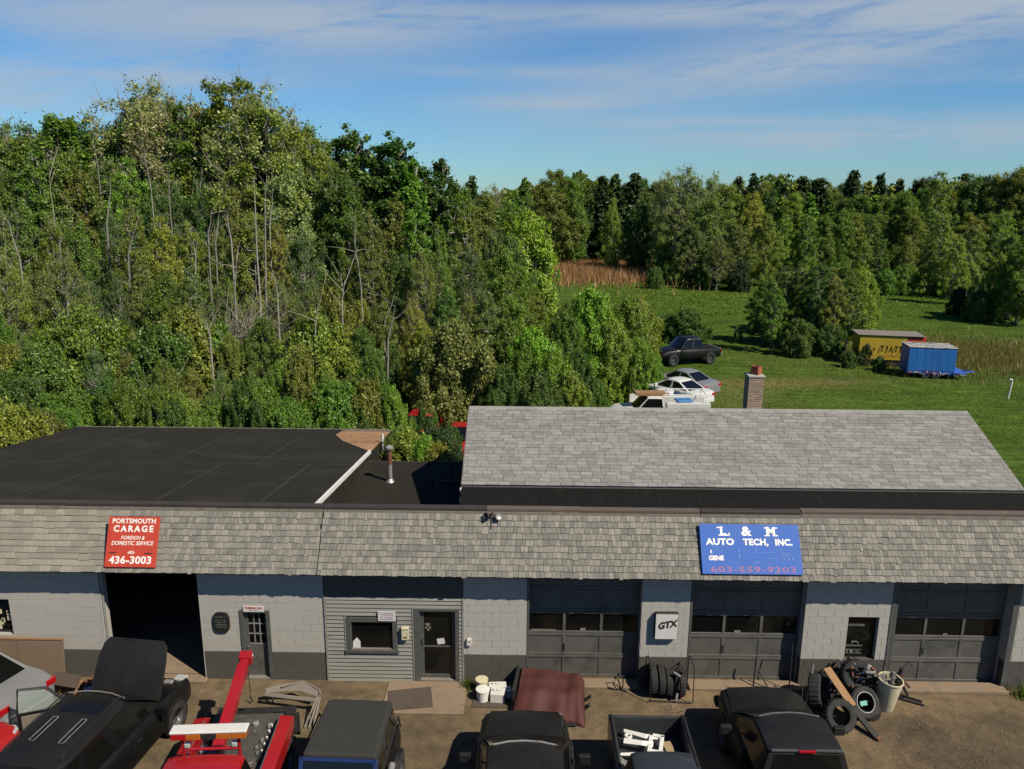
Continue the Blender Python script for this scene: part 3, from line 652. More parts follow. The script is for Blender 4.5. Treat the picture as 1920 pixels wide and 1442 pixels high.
q = MB(); q.bx(-1.16, 1.16, 0, 1.16, 0, .035); q.build('sign_board', 'sign_blue', sg, bevel=.004)
for s_, x, y, sz, sx, sp, bo, mm in (('L', -.62, .985, .27, 1.15, 1, .011, 'letter_white'), ('&', -.08, .985, .30, 1.15, 1, .011, 'letter_white'), ('M', .50, .985, .27, 1.05, 1, .011, 'letter_white'),
                                     ('AUTO', -.70, .735, .20, 1.12, 1.05, .009, 'letter_white'), ('TECH,', .13, .735, .20, 1.02, 1.05, .009, 'letter_white'), ('INC.', .78, .735, .20, 1.0, 1.05, .009, 'letter_white'),
                                     ('I', -.93, .51, .10, 1.2, 1, .006, 'letter_white'), ('GENE', -.82, .36, .145, .95, 1.0, .007, 'letter_white'), (':', -.28, .43, .16, 1, 1, .0, 'ink_ghost'), ('FOREIGN  REPAIR', .35, .51, .13, 1, 1, .0, 'ink_ghost'), ('RAL  AUTO REPAIR', .36, .36, .13, 1, 1, .0, 'ink_ghost')):
    if mm == 'ink_ghost' and len(s_) > 1: continue
    text(s_, sz, (x, y, .036), (0, 0, 0), mm, sg, bold=bo, sx=sx, space=sp)
# slab serifs of the big letters
q = MB()
for x, y, w_ in ((-.69, 1.075, .15), (-.60, .895, .26), (.41, 1.075, .12), (.60, 1.075, .12), (.41, .895, .12), (.60, .895, .12)): q.bx(x-w_/2, x+w_/2, y-.014, y+.014, .036, .042)
q.build('lettering', 'letter_white', sg)
q = MB(); q.bx(-.49, -.46, .895, .955, .036, .042); q.build('lettering', 'letter_white', sg)
text('603-559-9203', .18, (.02, .10, .036), (0, 0, 0), 'ink_faded', sg, bold=.004, sx=1.75, space=1.12)
faint_marks(sg)
VR = (R(90), 0, 0)
def faint_print(parent, m_, x0, x1, rows, h, y):
    """print too small to read: rows of letter-sized strokes"""
    q = MB()
    for z in rows:
        x = x0+random.random()*.02
        while x < x1-h*.7:
            if random.random() < .85:
                wd = h*random.uniform(.4, .7); q.bx(x, x+wd*.25, y-.002, y, z, z+h); q.bx(x+wd*.25, x+wd, y-.002, y, z+random.choice([0, h*.4, h*.75]), z+random.choice([h*.5, h*.98]))
                x += wd+h*.2
            else: x += h*.6
    return q.build('print', m_, parent)
sg = thing('wall_sign', 'white square lit-box sign reading GTX between the first two roll doors', 'sign', (3.575, -.16, 1.66))
q = MB(); q.bx(-.285, .285, .03, .157, -.345, .345); q.build('sign_box', 'black_trim', sg, bevel=.03, seg=3)
q = MB(); q.bx(-.265, .265, .018, .029, -.325, .325); q.build('sign_face', 'white_paint', sg, bevel=.005)
o = text('GTX', .23, (0, .015, .05), (R(90), R(-12), 0), 'ink_black', sg, bold=.010, shear=.3, sx=.95)
sg = thing('wall_plaque', 'black shield-shaped plaque with faint lettering beside the nine-pane door', 'plaque', (-7.16, -.02, 1.57))
q = MB(); pr = []
for k in range(24):
    t = 2*math.pi*k/24; x = math.copysign(abs(math.cos(t))**.55, math.cos(t))*.20; z = math.copysign(abs(math.sin(t))**.7, math.sin(t))*.27; pr.append((x, z))
q.loft([[(x, -.03, z) for x, z in pr], [(x, .02, z) for x, z in pr]]); q.build('plaque_board', 'black_plaque', sg, bevel=.008)
faint_print(sg, 'ink_grey', -.15, .15, [.14, .05, -.01, -.07, -.13], .028, -.032)
sg = thing('door_sign', 'small white sign with red lettering over the nine-pane door', 'sign', (-6.36, -.03, 1.93))
q = MB(); q.bx(-.25, .25, 0, .02, -.07, .08); q.build('sign_board', 'white_paint', sg)
text('FOREIGN CAR', .075, (0, -.002, .03), VR, 'ink_red', sg, bold=.002, sx=.85, extr=.002); faint_print(sg, 'ink_faded', -.10, .10, [-.035], .022, -.002)
sg = thing('paper_sign', 'white notice board with faded pink print at the office window corner', 'sign', (-3.14, -.06, 1.80))
q = MB(); q.bx(-.21, .21, 0, .02, -.125, .125); q.build('sign_board', 'white_paint', sg)
faint_print(sg, 'ink_faded', -.17, .17, [.08, .03, -.03, -.085], .026, -.002)
q = MB(); q.bx(-.085, .085, -.10, .0, -.15, .14); q.bx(-.09, .09, -.115, .0, .141, .16); q.bx(-.05, .05, -.106, -.101, -.10, -.07, 1)
tag(q.build('mailbox', ['cream', 'dark_steel'], loc=(-2.70, -.025, 1.36), bevel=.01), 'cream mailbox on the siding between window and glass door', 'mailbox')
q = MB(); q.bx(-.055, .055, -.07, .0, -.085, .085); q.bx(-.025, .03, -.075, -.071, .01, .03, 1)
tag(q.build('intercom', ['white_paint', 'dark_steel'], loc=(-1.16, 0, 1.13), bevel=.008), 'small white box on the block wall right of the glass door', 'intercom')
lp = thing('floodlight', 'twin-headed floodlight on top of the shingled band', 'light', (-.62, .36, 4.22))
q = MB(); q.tube([(0, .1, -.04), (0, 0, .10)], .03, 6); q.bx(-.05, .05, -.04, .12, -.06, -.02); q.build('bracket', 'dark_steel', lp)
for sx_, mm in ((-1, 'dark_steel'), (1, 'steel')):
    T = Matrix.Translation((sx_*.12, -.06, .03)) @ Matrix.Rotation(R(60), 4, 'X') @ Matrix.Rotation(R(sx_*35), 4, 'Y')
    q = MB(); q.lathe([(.03, -.12), (.05, -.08), (.09, .06), (.085, .07), (.03, .03)], 12, 0, T); q.build('lamp_head', mm, lp, smooth=40)
q = MB(); q.tube([(0, .02, .1), (.14, -.1, -.16)], .012, 5); q.tube([(0, .02, .1), (-.02, -.18, -.22)], .012, 5); q.build('cable', 'black_trim', lp)
# ------------------------------------------------------------------ vehicles (x forward, y left, origin on the ground under the middle)
def body_shell(st, parent, m_='p_black', name='body', smooth=40):
    """st: (x, z bottom, z belt, half width, crown)"""
    rings = []
    for x, zb, zt, w_, cr in st:
        r_ = [(-w_*.90, zb), (-w_*.985, zb+.10), (-w_, zb+(zt-zb)*.5), (-w_*.985, zt-.16), (-w_*.955, zt-.05), (-w_*.89, zt), (-w_*.80, zt+cr*.45), (-w_*.45, zt+cr*.85), (0, zt+cr)]
        r_ = r_+[(-a, b) for a, b in r_[-2::-1]]
        rings.append([(x, a, b) for a, b in r_])
    q = MB(); q.loft(rings); return q.build(name, m_, parent, smooth=smooth)
def greenhouse(parent, xc, xf, xr, xb, zb, zr, wb, wr, m_, roof_m, split=(.5,), name='cabin', glass='glass', wsl=(.08, .92)):
    """pillars and roof with glass panes set 5 mm proud; xc cowl, xf/xr roof front/rear, xb backlight foot"""
    B = [Vector(p) for p in ((xc, -wb, zb), (xc, wb, zb), (xb, wb, zb), (xb, -wb, zb))]; zt = zr-.055
    T = [Vector(p) for p in ((xf, -wr, zt), (xf, wr, zt), (xr, wr, zt), (xr, -wr, zt))]
    q = MB(); q.add([*B, *T], [(3, 2, 1, 0), (4, 5, 6, 7), (0, 1, 5, 4), (1, 2, 6, 5), (2, 3, 7, 6), (3, 0, 4, 7)])
    cb = q.build(name, m_, parent, bevel=.03, seg=2)
    rings = []
    for t in (0, .06, .2, .5, .8, .94, 1):
        x = xf+(xr-xf)*t; bw = (.10 if xf > xr else -.10)*max(0, 1-t*4); dz = -.035*(abs(t-.5)*2)**4; k = 1-.04*(abs(t-.5)*2)**6
        rings.append([(x, -wr*1.01*k, zt-.02), (x, -wr*.985*k, zt+.022+dz), (x+bw*.3, -wr*.85*k, zt+.045+dz), (x+bw*.84, -wr*.4, zt+.066+dz), (x+bw, 0, zt+.072+dz), (x+bw*.84, wr*.4, zt+.066+dz), (x+bw*.3, wr*.85*k, zt+.045+dz), (x, wr*.985*k, zt+.022+dz), (x, wr*1.01*k, zt-.02)])
    q = MB(); q.loft(rings); q.build('roof', roof_m, parent, smooth=40)
    def pane(nm, a, b, c, d, u0, u1, v0=.10, v1=.92):
        L = lambda u, v: (a+(b-a)*u)*(1-v)+(d+(c-d)*u)*v
        n = (d-a).cross(b-a).normalized()*.006; q = MB()
        q.quad(*[p+n for p in (L(u0, v0), L(u1, v0), L(u1, v1), L(u0, v1))]); q.build(nm, glass, cb)
    q = MB(); vs = []; NU = 9
    sg_ = 1 if xc > xf else -1
    for j in range(3):
        v = j/2
        for i in range(NU):
            u = -1+2*i/(NU-1); xx = (xc+.17*sg_*(1-u*u))*(1-v)+(xf+.10*sg_*(1-u*u))*v; yy = u*(wb*.95*(1-v)+wr*.93*v); zz = zb+.015+(zt-zb-.0)*v
            vs.append((xx+.012*sg_, yy, zz+.03*(1-abs(2*v-1))))
    q.add(vs, [(j*NU+i, j*NU+i+1, (j+1)*NU+i+1, (j+1)*NU+i) for j in range(2) for i in range(NU-1)]); q.build('windshield', glass, cb, smooth=60)
    pane('rear_window', B[3], B[2], T[2], T[3], .08, .92, .15, .92)
    ss = [0, *split, 1]
    for i in range(len(ss)-1):
        pane('side_window', B[0], B[3], T[3], T[0], ss[i]+.05, ss[i+1]-.04); pane('side_window', B[2], B[1], T[1], T[2], 1-ss[i+1]+.04, 1-ss[i]-.05)
    return cb
WH = {}
def wheel(parent, x, y, r_, side, tw=.22, rim='rim'):
    """tyre with rim; a dark wheel-arch lip behind it"""
    k = (round(r_, 2), tw)
    if k not in WH:
        q = MB(); q.lathe([(r_*.62, -tw*.48), (r_*.9, -tw*.5), (r_*.985, -tw*.40), (r_, -tw*.2), (r_, tw*.2), (r_*.985, tw*.40), (r_*.9, tw*.5), (r_*.62, tw*.48), (r_*.58, tw*.3), (r_*.58, -tw*.3)], 24, 0, None, True)
        a = q.mesh('tyre', 'rubber', 35)
        q = MB(); q.lathe([(0, tw*.12), (r_*.14, tw*.14), (r_*.16, tw*.05), (r_*.58, tw*.0), (r_*.60, tw*.42), (r_*.575, tw*.42), (r_*.56, -tw*.3), (0, -tw*.3)], 24)
        for i in range(5):
            q.bx(r_*.1, r_*.57, -r_*.06, r_*.06, tw*.06, tw*.25, 0, Matrix.Rotation(i*2*math.pi/5, 4, 'Z'))
        WH[k] = (a, q.mesh('rim', 'rim', 35))
    w_ = link('wheel', WH[k][0], parent, (x, y, r_), (R(-90*side), 0, 0)); link('rim', WH[k][1], w_)
    q = MB(); q.lathe([(r_*1.15, -.05), (r_*1.15, .05), (r_*.9, .05), (r_*.9, -.05)], 24, 0, Matrix.Translation((x, y+side*.05, r_+.02)) @ Matrix.Rotation(R(90), 4, 'X'), True)
    q.build('wheel_arch', 'black_trim', parent, smooth=40)
def lens(parent, nm, x0, x1, y0, y1, z0, z1, m_):
    q = MB(); q.bx(x0, x1, y0, y1, z0, z1); return q.build(nm, m_, parent, bevel=.02)
def mirror(parent, x, y, z, s, m_, k=1.):
    q = MB(); q.tube([(x, y, z), (x-.02, y+s*.12*k, z+.03)], .02, 5); q.bx(x-.07, x+.03, y+s*.1*k-.09*(1-s) * 0 + (0 if s > 0 else -.2*k), y+s*.1*k+(.2*k if s > 0 else 0), z-.02, z+.16); return q.build('mirror', m_, parent, bevel=.02)

def seams(parent, W, xs, z0, z1, hood=None, hz=0., rack=False):
    """dark door cut lines, door handles, hood gap lines"""
    q = MB()
    for s in (-1, 1):
        for x in xs: q.bx(x-.006, x+.006, s*(W+.001)-.006, s*(W+.001)+.006, z0, z1)
        q.bx(min(xs), max(xs), s*(W+.001)-.005, s*(W+.001)+.005, z0, z0+.012)
        if hood: q.tube([(hood[0], s*hood[2], hz+.012), (hood[1], s*hood[3], hz-.05)], .007, 4)
    q.build('panel_gap', 'black_trim', parent)
    for s in (-1, 1):
        for x in xs[1:]: q = MB(); q.bx(x+.08, x+.24, s*(W+.02)-.015, s*(W+.02)+.015, z1-.12, z1-.09); q.build('door_handle', 'black_trim', parent, bevel=.006)
# silver car, rear end in view at the left edge
def sedan(nm, lab, loc, rz, m_='p_silver', L=4.5, W=.88, hatch=False, cat='car', grp=None):
    t = thing(nm, lab, cat, loc, rz, grp); h = L/2
    body_shell([(-h, .38, .80, W*.80, .0), (-h+.05, .30, .93, W*.90, .03), (-h+.35, .24, .98, W*.97, .03), (-h+1.1, .22, .97, W, .02), (-.3, .22, .93, W, .02), (h-1.6, .22, .90, W, .04), (h-1., .22, .84, W*.985, .06), (h-.4, .24, .76, W*.93, .05), (h-.1, .28, .66, W*.84, .02), (h, .34, .56, W*.74, 0)], t, m_)
    greenhouse(t, h-1.15, h-2.0, -h+1.5, -h+.55, .93, 1.42, W*.86, W*.64, m_, m_, (.48,))
    for x in (-h+.85, h-.85):
        for s in (-1, 1): wheel(t, x, s*(W-.10), .32, s)
    for s in (-1, 1):
        q = MB(); q.bx(-h-.012, -h+.13, min(s*W*.60, s*W*.93), max(s*W*.60, s*W*.93), .72, .86)
        q.build('taillight', 'red_lens', t, bevel=.015); lens(t, 'headlight', h-.28, h-.06, s*W*.68-.14, s*W*.68+.14, .56, .68, 'clear_lens')
        mirror(t, h-1.45, s*W*.9, .93, s, m_)
    lens(t, 'bumper', -h-.05, -h+.1, -W*.8, W*.8, .36, .58, m_); seams(t, W, (h-1.3, .05, -1.0), .35, .86); return t
sedan('silver_car', 'silver sedan with red tail lights at the left edge of the lot', (-12.82, -1.22, 0), R(161), 'p_silver', 4.2, .76)
sedan('red_car', 'bright red car cut off by the lower left corner', (-12.55, -3.72, 0), R(8), 'p_red', 4.4)

# black wagon with raised hood and open door
t = thing('black_wagon', 'long black wagon with hood raised and driver door open before the open bay', 'car', (-8.66, -3.40, 0), R(83))
body_shell([(-2.45, .45, .95, .78, 0), (-2.38, .32, 1.05, .88, .02), (-1.9, .28, 1.06, .95, .02), (0, .27, 1.02, .96, .02), (1.1, .27, 1.0, .96, .0), (1.2, .27, .99, .96, -.02), (1.9, .28, .93, .94, -.10), (2.3, .30, .85, .88, -.12), (2.45, .38, .72, .76, -.05)], t, 'p_black')
cb = greenhouse(t, 1.16, .30, -1.75, -2.28, 1.0, 1.66, .86, .70, 'p_black', 'p_black_matte', (.40, .72))
q = MB()
for s in (-1, 1): q.tube([(.3, s*.60, 1.70), (.2, s*.60, 1.735), (-1.4, s*.60, 1.735), (-1.55, s*.60, 1.70)], .016, 6)
q.build('roof_rail', 'black_trim', t)
q = MB(); q.bx(-.25, .30, -.42, .42, 1.672, 1.684); q.build('sunroof', 'glass', t, bevel=.01)
seams(t, .955, (.95, .0, -1.0), .4, .95)
for yy in (-.30, .30):
    q = MB(); q.tube([(-.45, yy-.05, 1.70), (-1.15, yy-.05, 1.70), (-1.15, yy+.05, 1.70), (-.45, yy+.05, 1.70), (-.45, yy-.05, 1.70)], .007, 4); q.build('roof_mark', 'steel', t)  # thin grey outlines stand for rack marks and dull reflections on the roof
q = MB(); q.tube([(.34, -.62, 1.655), (.42, -.3, 1.675), (.44, 0, 1.68), (.42, .3, 1.675), (.34, .62, 1.655)], .013, 5); q.build('windshield_glint', 'cap_light', t)  # pale bow stands in for the reflection along the windshield top
hd = MB()   # hood hinged at the cowl, standing up
TH = Matrix.Translation((1.18, 0, 1.02)) @ Matrix.Rotation(R(-58), 4, 'Y')
rr_ = []
for u, w_ in ((0, .80), (.3, .82), (.8, .80), (1.1, .74), (1.22, .64)):
    z = .05*math.sin(math.pi*min(u/1.3, 1)); rr_.append([(u, -w_, z-.05), (u, -w_*.97, z), (u, -w_*.4, z+.025), (u, 0, z+.03), (u, w_*.4, z+.025), (u, w_*.97, z), (u, w_, z-.05)])
hd.loft(rr_, 0, TH); hd.build('hood', 'p_black_matte', t, smooth=40)
q = MB(); q.tube([(1.9, .6, .9), (1.62, .62, 1.75)], .012, 5); q.build('hood_prop', 'steel', t)
q = MB(); q.bx(1.25, 2.2, -.62, .62, .6, .84, 0); q.bx(1.4, 1.9, -.3, .3, .84, .95, 0); q.bx(1.95, 2.15, .2, .5, .84, .92, 1); q.bx(2.0, 2.12, -.6, -.4, .84, .9, 1); q.build('engine', ['dark_steel', 'steel'], t, bevel=.02)
for x in (-1.55, 1.55):
    for s in (-1, 1): wheel(t, x, s*.87, .36, s, .24)
for s in (-1, 1): lens(t, 'headlight', 2.20, 2.40, s*.66-.13, s*.66+.13, .72, .86, 'clear_lens'); lens(t, 'taillight', -2.42, -2.30, s*.80-.1, s*.80+.1, .75, 1.0, 'red_lens')
mirror(t, .85, -.90, 1.0, -1, 'p_black')
dr = bpy.data.objects.new('front_door', MB().bx(-1.05, 0, -.03, .03, .30, 1.0).mesh('front_door', 'p_black')); col.objects.link(dr); dr.parent = t
dr.location = (.85, .97, 0); dr.rotation_euler.z = R(-62)
q = MB()
fr_ = [(-.02, 0, 1.0), (-.45, 0, 1.50), (-.98, 0, 1.56), (-1.05, 0, 1.0)]; q.tube(fr_, .028, 6); q.build('window_frame', 'black_trim', dr)
q = MB(); q.add([(-.06, 0, 1.0), (-.46, 0, 1.48), (-.97, 0, 1.54), (-1.03, 0, 1.0)], [(0, 1, 2, 3)]); gl_ = bpy.data.materials.new('clear_glass'); gl_.use_nodes = True
_p = gl_.node_tree.nodes['Principled BSDF']; _p.inputs['Base Color'].default_value = (.5, .6, .55, 1); _p.inputs['Transmission Weight'].default_value = .8; _p.inputs['Roughness'].default_value = .05; _p.inputs['IOR'].default_value = 1.1
q.build('side_window', gl_, dr)
q = MB(); q.bx(-.98, -.08, -.055, -.031, .38, .95); q.bx(-.8, -.3, -.09, -.056, .62, .70); q.build('door_panel', mat('tan_trim', (.22, .19, .15), .8), dr, bevel=.01)
q = MB(); q.bx(-.18, -.03, .03, .22, 1.0, 1.14); q.build('mirror', 'p_black', dr, bevel=.02)

# red tow truck facing the camera
t = thing('tow_truck', 'red tow truck with raised red boom and amber light bar', 'truck', (-5.50, -5.3, 0), R(-86))
body_shell([(-.0, .6, 1.30, .92, .0), (.8, .6, 1.30, .95, .0), (1.4, .6, 1.28, .95, .02), (2.3, .5, 1.22, .93, .05), (2.75, .5, 1.05, .85, .03)], t, 'p_red', 'cab_body')
greenhouse(t, 1.25, .78, -.10, -.22, 1.29, 2.02, .87, .66, 'p_red', 'p_red', ())
q = MB()
for i in range(5): q.lathe([(.05, 0), (.045, .04), (.02, .06), (0, .062)], 8, 0, Matrix.Translation((.66, -.5+i*.25, 2.03)))
q.build('roof_light', 'amber_lens', t, smooth=40)
q = MB(); q.tube([(-.38, -.5, 1.1), (-.38, -.5, 2.16)], .03, 6); q.tube([(-.38, .5, 1.1), (-.38, .5, 2.16)], .03, 6); q.tube([(-.38, -.5, 1.9), (-.38, .5, 1.9)], .03, 6); q.build('headache_rack', 'p_red', t)
q = MB(); q.bx(-.50, -.26, -.68, .68, 2.29, 2.34); lb = q.build('light_bar', 'white_paint', t, bevel=.02)
for i in range(5): q = MB(); q.bx(-.48, -.27, -.67+i*.268, -.67+i*.268+.26, 2.17, 2.288); q.build('lens', ['amber_lens', 'amber_lens', 'dark_steel', 'amber_lens', 'amber_lens'][i] if i != 0 else 'red_lens', lb, bevel=.01)
q = MB(); q.bx(-3.0, -.3, -.42, .42, .55, .80); q.build('chassis', 'dark_steel', t)
q = MB(); q.bx(-2.75, -.30, -.72, .72, .80, .90); q.bx(-2.4, -1.2, -.25, .35, .90, .93); q.build('deck', 'deck', t, bevel=.02)
for s in (-1, 1):
    q = MB(); q.loft([[(-2.60, s*.72, .80), (-2.60, s*.98, .80), (-2.60, s*.98, .92), (-2.60, s*.72, .95)], [(-2.35, s*.72, .75), (-2.35, s*1.0, .75), (-2.35, s*1.0, 1.10), (-2.35, s*.74, 1.13)], [(-.45, s*.72, .6), (-.45, s*1.0, .6), (-.45, s*1.0, 1.16), (-.45, s*.74, 1.20)], [(-.30, s*.74, .6), (-.30, s*.98, .6), (-.30, s*.96, 1.10), (-.30, s*.76, 1.12)]])
    q.build('side_box', 'p_red', t, bevel=.03)
    q = MB(); q.tube([(-2.2, s*.76, 1.15), (-.6, s*.76, 1.21)], .015, 6); q.build('hand_rail', 'rim', t)
q = MB()   # boom: box beam raised towards the rear
bo = Matrix.Translation((-.72, -.12, 1.28)) @ Matrix.Rotation(R(180+14.5), 4, 'Y')
q.bx(0, 2.35, -.105, .105, -.11, .10, 0, bo); q.bx(1.9, 2.62, -.085, .085, -.085, .08, 0, bo); q.bx(2.50, 2.70, -.13, .13, -.12, .12, 0, bo); q.tube([(2.66, -.14, 0), (2.66, .14, 0)], .05, 8, 1, bo)
q.build('boom', ['p_red', 'steel'], t, bevel=.012)
q = MB(); q.tube([(-1.0, -.12, .9), (-1.55, -.12, 1.42)], .05, 8); q.tube([(-.9, .3, 1.0), (-.9, -.5, 1.0)], .13, 12); q.build('winch', 'dark_steel', t, smooth=40)
for i in range(12):
    a, b = random.uniform(-2.5, -.6), random.choice([-1, 1])*random.uniform(.2, .66); q = MB(); k_ = i % 4
    if k_ == 0: q.tube([(a, b, .94), (a+.25, b+.1, .97), (a+.4, b-.05, .94)], .02, 5)
    elif k_ == 1: q.bx(a, a+.18, b-.05, b+.05, .905, 1.02)
    elif k_ == 2: q.lathe([(.05, .905), (.07, .91), (.07, .98), (.03, 1.0)], 10, 0, Matrix.Translation((a, b, 0)))
    else: q.tube([(a, b, .93), (a+.1, b+.12, .93), (a+.22, b+.1, .93), (a+.2, b-.05, .93), (a+.02, b-.03, .95)], .014, 5)
    q.build(['strap', 'tool_box', 'shackle_can', 'hose'][k_], ['cap_light', 'dark_steel', 'steel', 'rubber'][k_], t, smooth=40)
q = MB(); hk = Matrix.Translation((-3.27, -.12, 1.75)); q.tube([(-3.30, -.12, 1.9), (-3.32, -.12, .9)], .008, 5); q.tube([(-3.32, -.12, .9), (-3.32, -.08, .82), (-3.32, -.14, .76), (-3.32, -.2, .82)], .02, 6); q.build('hook', 'dark_steel', t)
q = MB()
for s in (-1, 1):
    for i in range(9):
        x = -2.3+i*.10; q.lathe([(.028, -.010), (.040, 0), (.028, .010), (.018, 0)], 8, 0, Matrix.Translation((x, s*.58+(i % 2)*.03, .95)) @ Matrix.Rotation(R(90*(i % 2)), 4, 'X') @ Matrix.Rotation(R(60), 4, 'Z'), True)
q.tube([(-1.9, -.55, .93), (-1.7, -.35, .98), (-1.5, -.45, .93), (-1.6, -.65, .96), (-1.85, -.62, .93)], .016, 5); q.tube([(-1.2, .45, .93), (-1.0, .3, .98), (-.8, .25, .93)], .014, 5)
for i in range(14): a, b = random.uniform(-2.4, -.6), random.choice([-1, 1])*random.uniform(.25, .62); s_ = random.uniform(.02, .06); q.bx(a, a+s_*2, b, b+s_, .92, .94+s_*.6)
q.build('chain', 'steel', t)['kind'] = 'stuff'
q = MB(); q.bx(-3.55, -2.8, -.10, .10, .30, .42, 0); q.bx(-3.65, -3.50, -.85, .60, .30, .42, 0); q.bx(-3.8, -3.45, -.98, -.80, .20, .34, 0); q.bx(-3.8, -3.45, .55, .75, .20, .34, 0); q.bx(-2.95, -2.70, -.95, .95, .42, .60, 0); q.build('wheel_lift', 'dark_steel', t, bevel=.02)
for x, tr in ((-1.95, .90), (1.75, .80)):
    for s in (-1, 1): wheel(t, x, s*(tr-.02), .39, s, .26)
for s in (-1, 1):
    q = MB(); q.bx(-3.02, -2.98, s*.85-.14, s*.85+.14, .18, .72); q.build('mud_flap', 'rubber', t)
    lens(t, 'headlight', 2.68, 2.78, s*.62-.13, s*.62+.13, .78, .95, 'clear_lens'); mirror(t, 1.0, s*.9, 1.32, s, 'black_trim', 1.2)
    lens(t, 'work_light', -.44, -.34, s*.42-.05, s*.42+.05, 1.94, 2.04, 'clear_lens')
# pale metal frame lying behind the tow truck
t = thing('bumper_frame', 'bent off-white metal frame lying behind the tow truck', 'metal frame', (-5.15, -1.15, 0), R(-6))
q = MB(); q.loft([[(-.72, .05, .34), (-.72, .12, .42), (-.72, .15, .36)], [(-.3, .12, .38), (-.3, .24, .50), (-.3, .27, .42)], [(.1, .14, .40), (.1, .30, .54), (.1, .34, .44)], [(.55, .02, .38), (.55, .16, .48), (.55, .20, .40)]])
q.tube([(-.7, .0, .33), (.55, -.08, .34)], .05, 6); q.tube([(-.35, .14, .47), (.1, .32, .54), (.56, .14, .47), (.62, .02, .44)], .022, 6)
q.build('frame', 'cap_light', t, smooth=40)
q = MB()
for x in (.46, .56, .66): q.tube([(x*.35+.4, -.02, .40), (x, -.62, .02)], .022, 5)
q.tube([(-.6, .1, .35), (-.6, .15, .01)], .02, 5); q.build('leg', 'cap_light', t)

# black jeep with soft top facing the camera
t = thing('soft_top_jeep', 'black boxy off-roader with olive black soft top and blue windshield frame', 'car', (-3.22, -4.76, 0), R(-92))
body_shell([(-1.75, .5, 1.10, .74, 0), (-1.70, .45, 1.14, .78, 0), (.35, .45, 1.12, .78, 0), (.45, .45, 1.10, .76, .02), (1.75, .5, 1.04, .66, .04), (1.85, .55, .95, .62, 0)], t, 'p_black')
q = MB(); q.loft([[(-1.72, -.70, 1.12), (-1.72, -.60, 1.62), (-1.72, .60, 1.62), (-1.72, .70, 1.12)], [(-1.55, -.73, 1.12), (-1.52, -.64, 1.74), (-1.52, .64, 1.74), (-1.55, .73, 1.12)], [(-.6, -.74, 1.12), (-.6, -.66, 1.79), (-.6, .66, 1.79), (-.6, .74, 1.12)], [(-.1, -.74, 1.12), (-.1, -.67, 1.77), (-.1, .67, 1.77), (-.1, .74, 1.12)], [(.18, -.73, 1.12), (.10, -.68, 1.77), (.10, .68, 1.77), (.18, .73, 1.12)]])
so_ = q.build('soft_top', 'soft_top', t, bevel=.05, seg=3)
for s in (-1, 1):
    for a, b in ((-1.5, -.65), (-.5, .06)):
        q = MB(); q.quad((a, s*.737, 1.2), (b, s*.737, 1.2), (b, s*.687, 1.62), (a, s*.682, 1.6), th=.004); q.build('side_window', 'glass', so_)
q = MB()
for a, b, c, d in ((-.72, .72, 1.10, 1.17), (-.70, .70, 1.72, 1.79), (-.72, -.64, 1.10, 1.79), (.64, .72, 1.10, 1.79)):
    q.bx(0, .05, a, b, c-1.10, d-1.10, 0, Matrix.Translation((.42, 0, 1.10)) @ Matrix.Rotation(R(-24), 4, 'Y'))
wf = q.build('windshield_frame', 'p_blue', t, bevel=.012)
q = MB(); q.bx(.018, .03, -.64, .64, .07, .62, 0, Matrix.Translation((.42, 0, 1.10)) @ Matrix.Rotation(R(-24), 4, 'Y')); q.build('windshield', 'glass', wf)
q = MB(); q.lathe([(.22, -.1), (.36, -.1), (.38, -.05), (.38, .05), (.36, .1), (.22, .1)], 20, 0, Matrix.Translation((-1.90, .1, .95)) @ Matrix.Rotation(R(90), 4, 'Y'), True); q.build('spare_tyre', 'rubber', t, smooth=35)
q = MB(); q.tube([(-.35, .87, 1.22), (.45, .87, 1.22)], .065, 12); q.build('rolled_side_tube', 'steel', t, smooth=40)
q = MB()
for s in (-1, 1): q = MB(); q.tube([(-1.6, s*.80, 1.12), (-1.4, s*.80, 1.5), (-.1, s*.80, 1.52)], .018, 5); q.build('side_bar', 'dark_steel', t)
for x in (-1.2, 1.25):
    for s in (-1, 1): wheel(t, x, s*.76, .37, s, .24)
for s in (-1, 1): mirror(t, .40, s*.76, 1.12, s, 'black_trim'); lens(t, 'headlight', 1.83, 1.90, s*.42-.1, s*.42+.1, .75, .93, 'clear_lens')

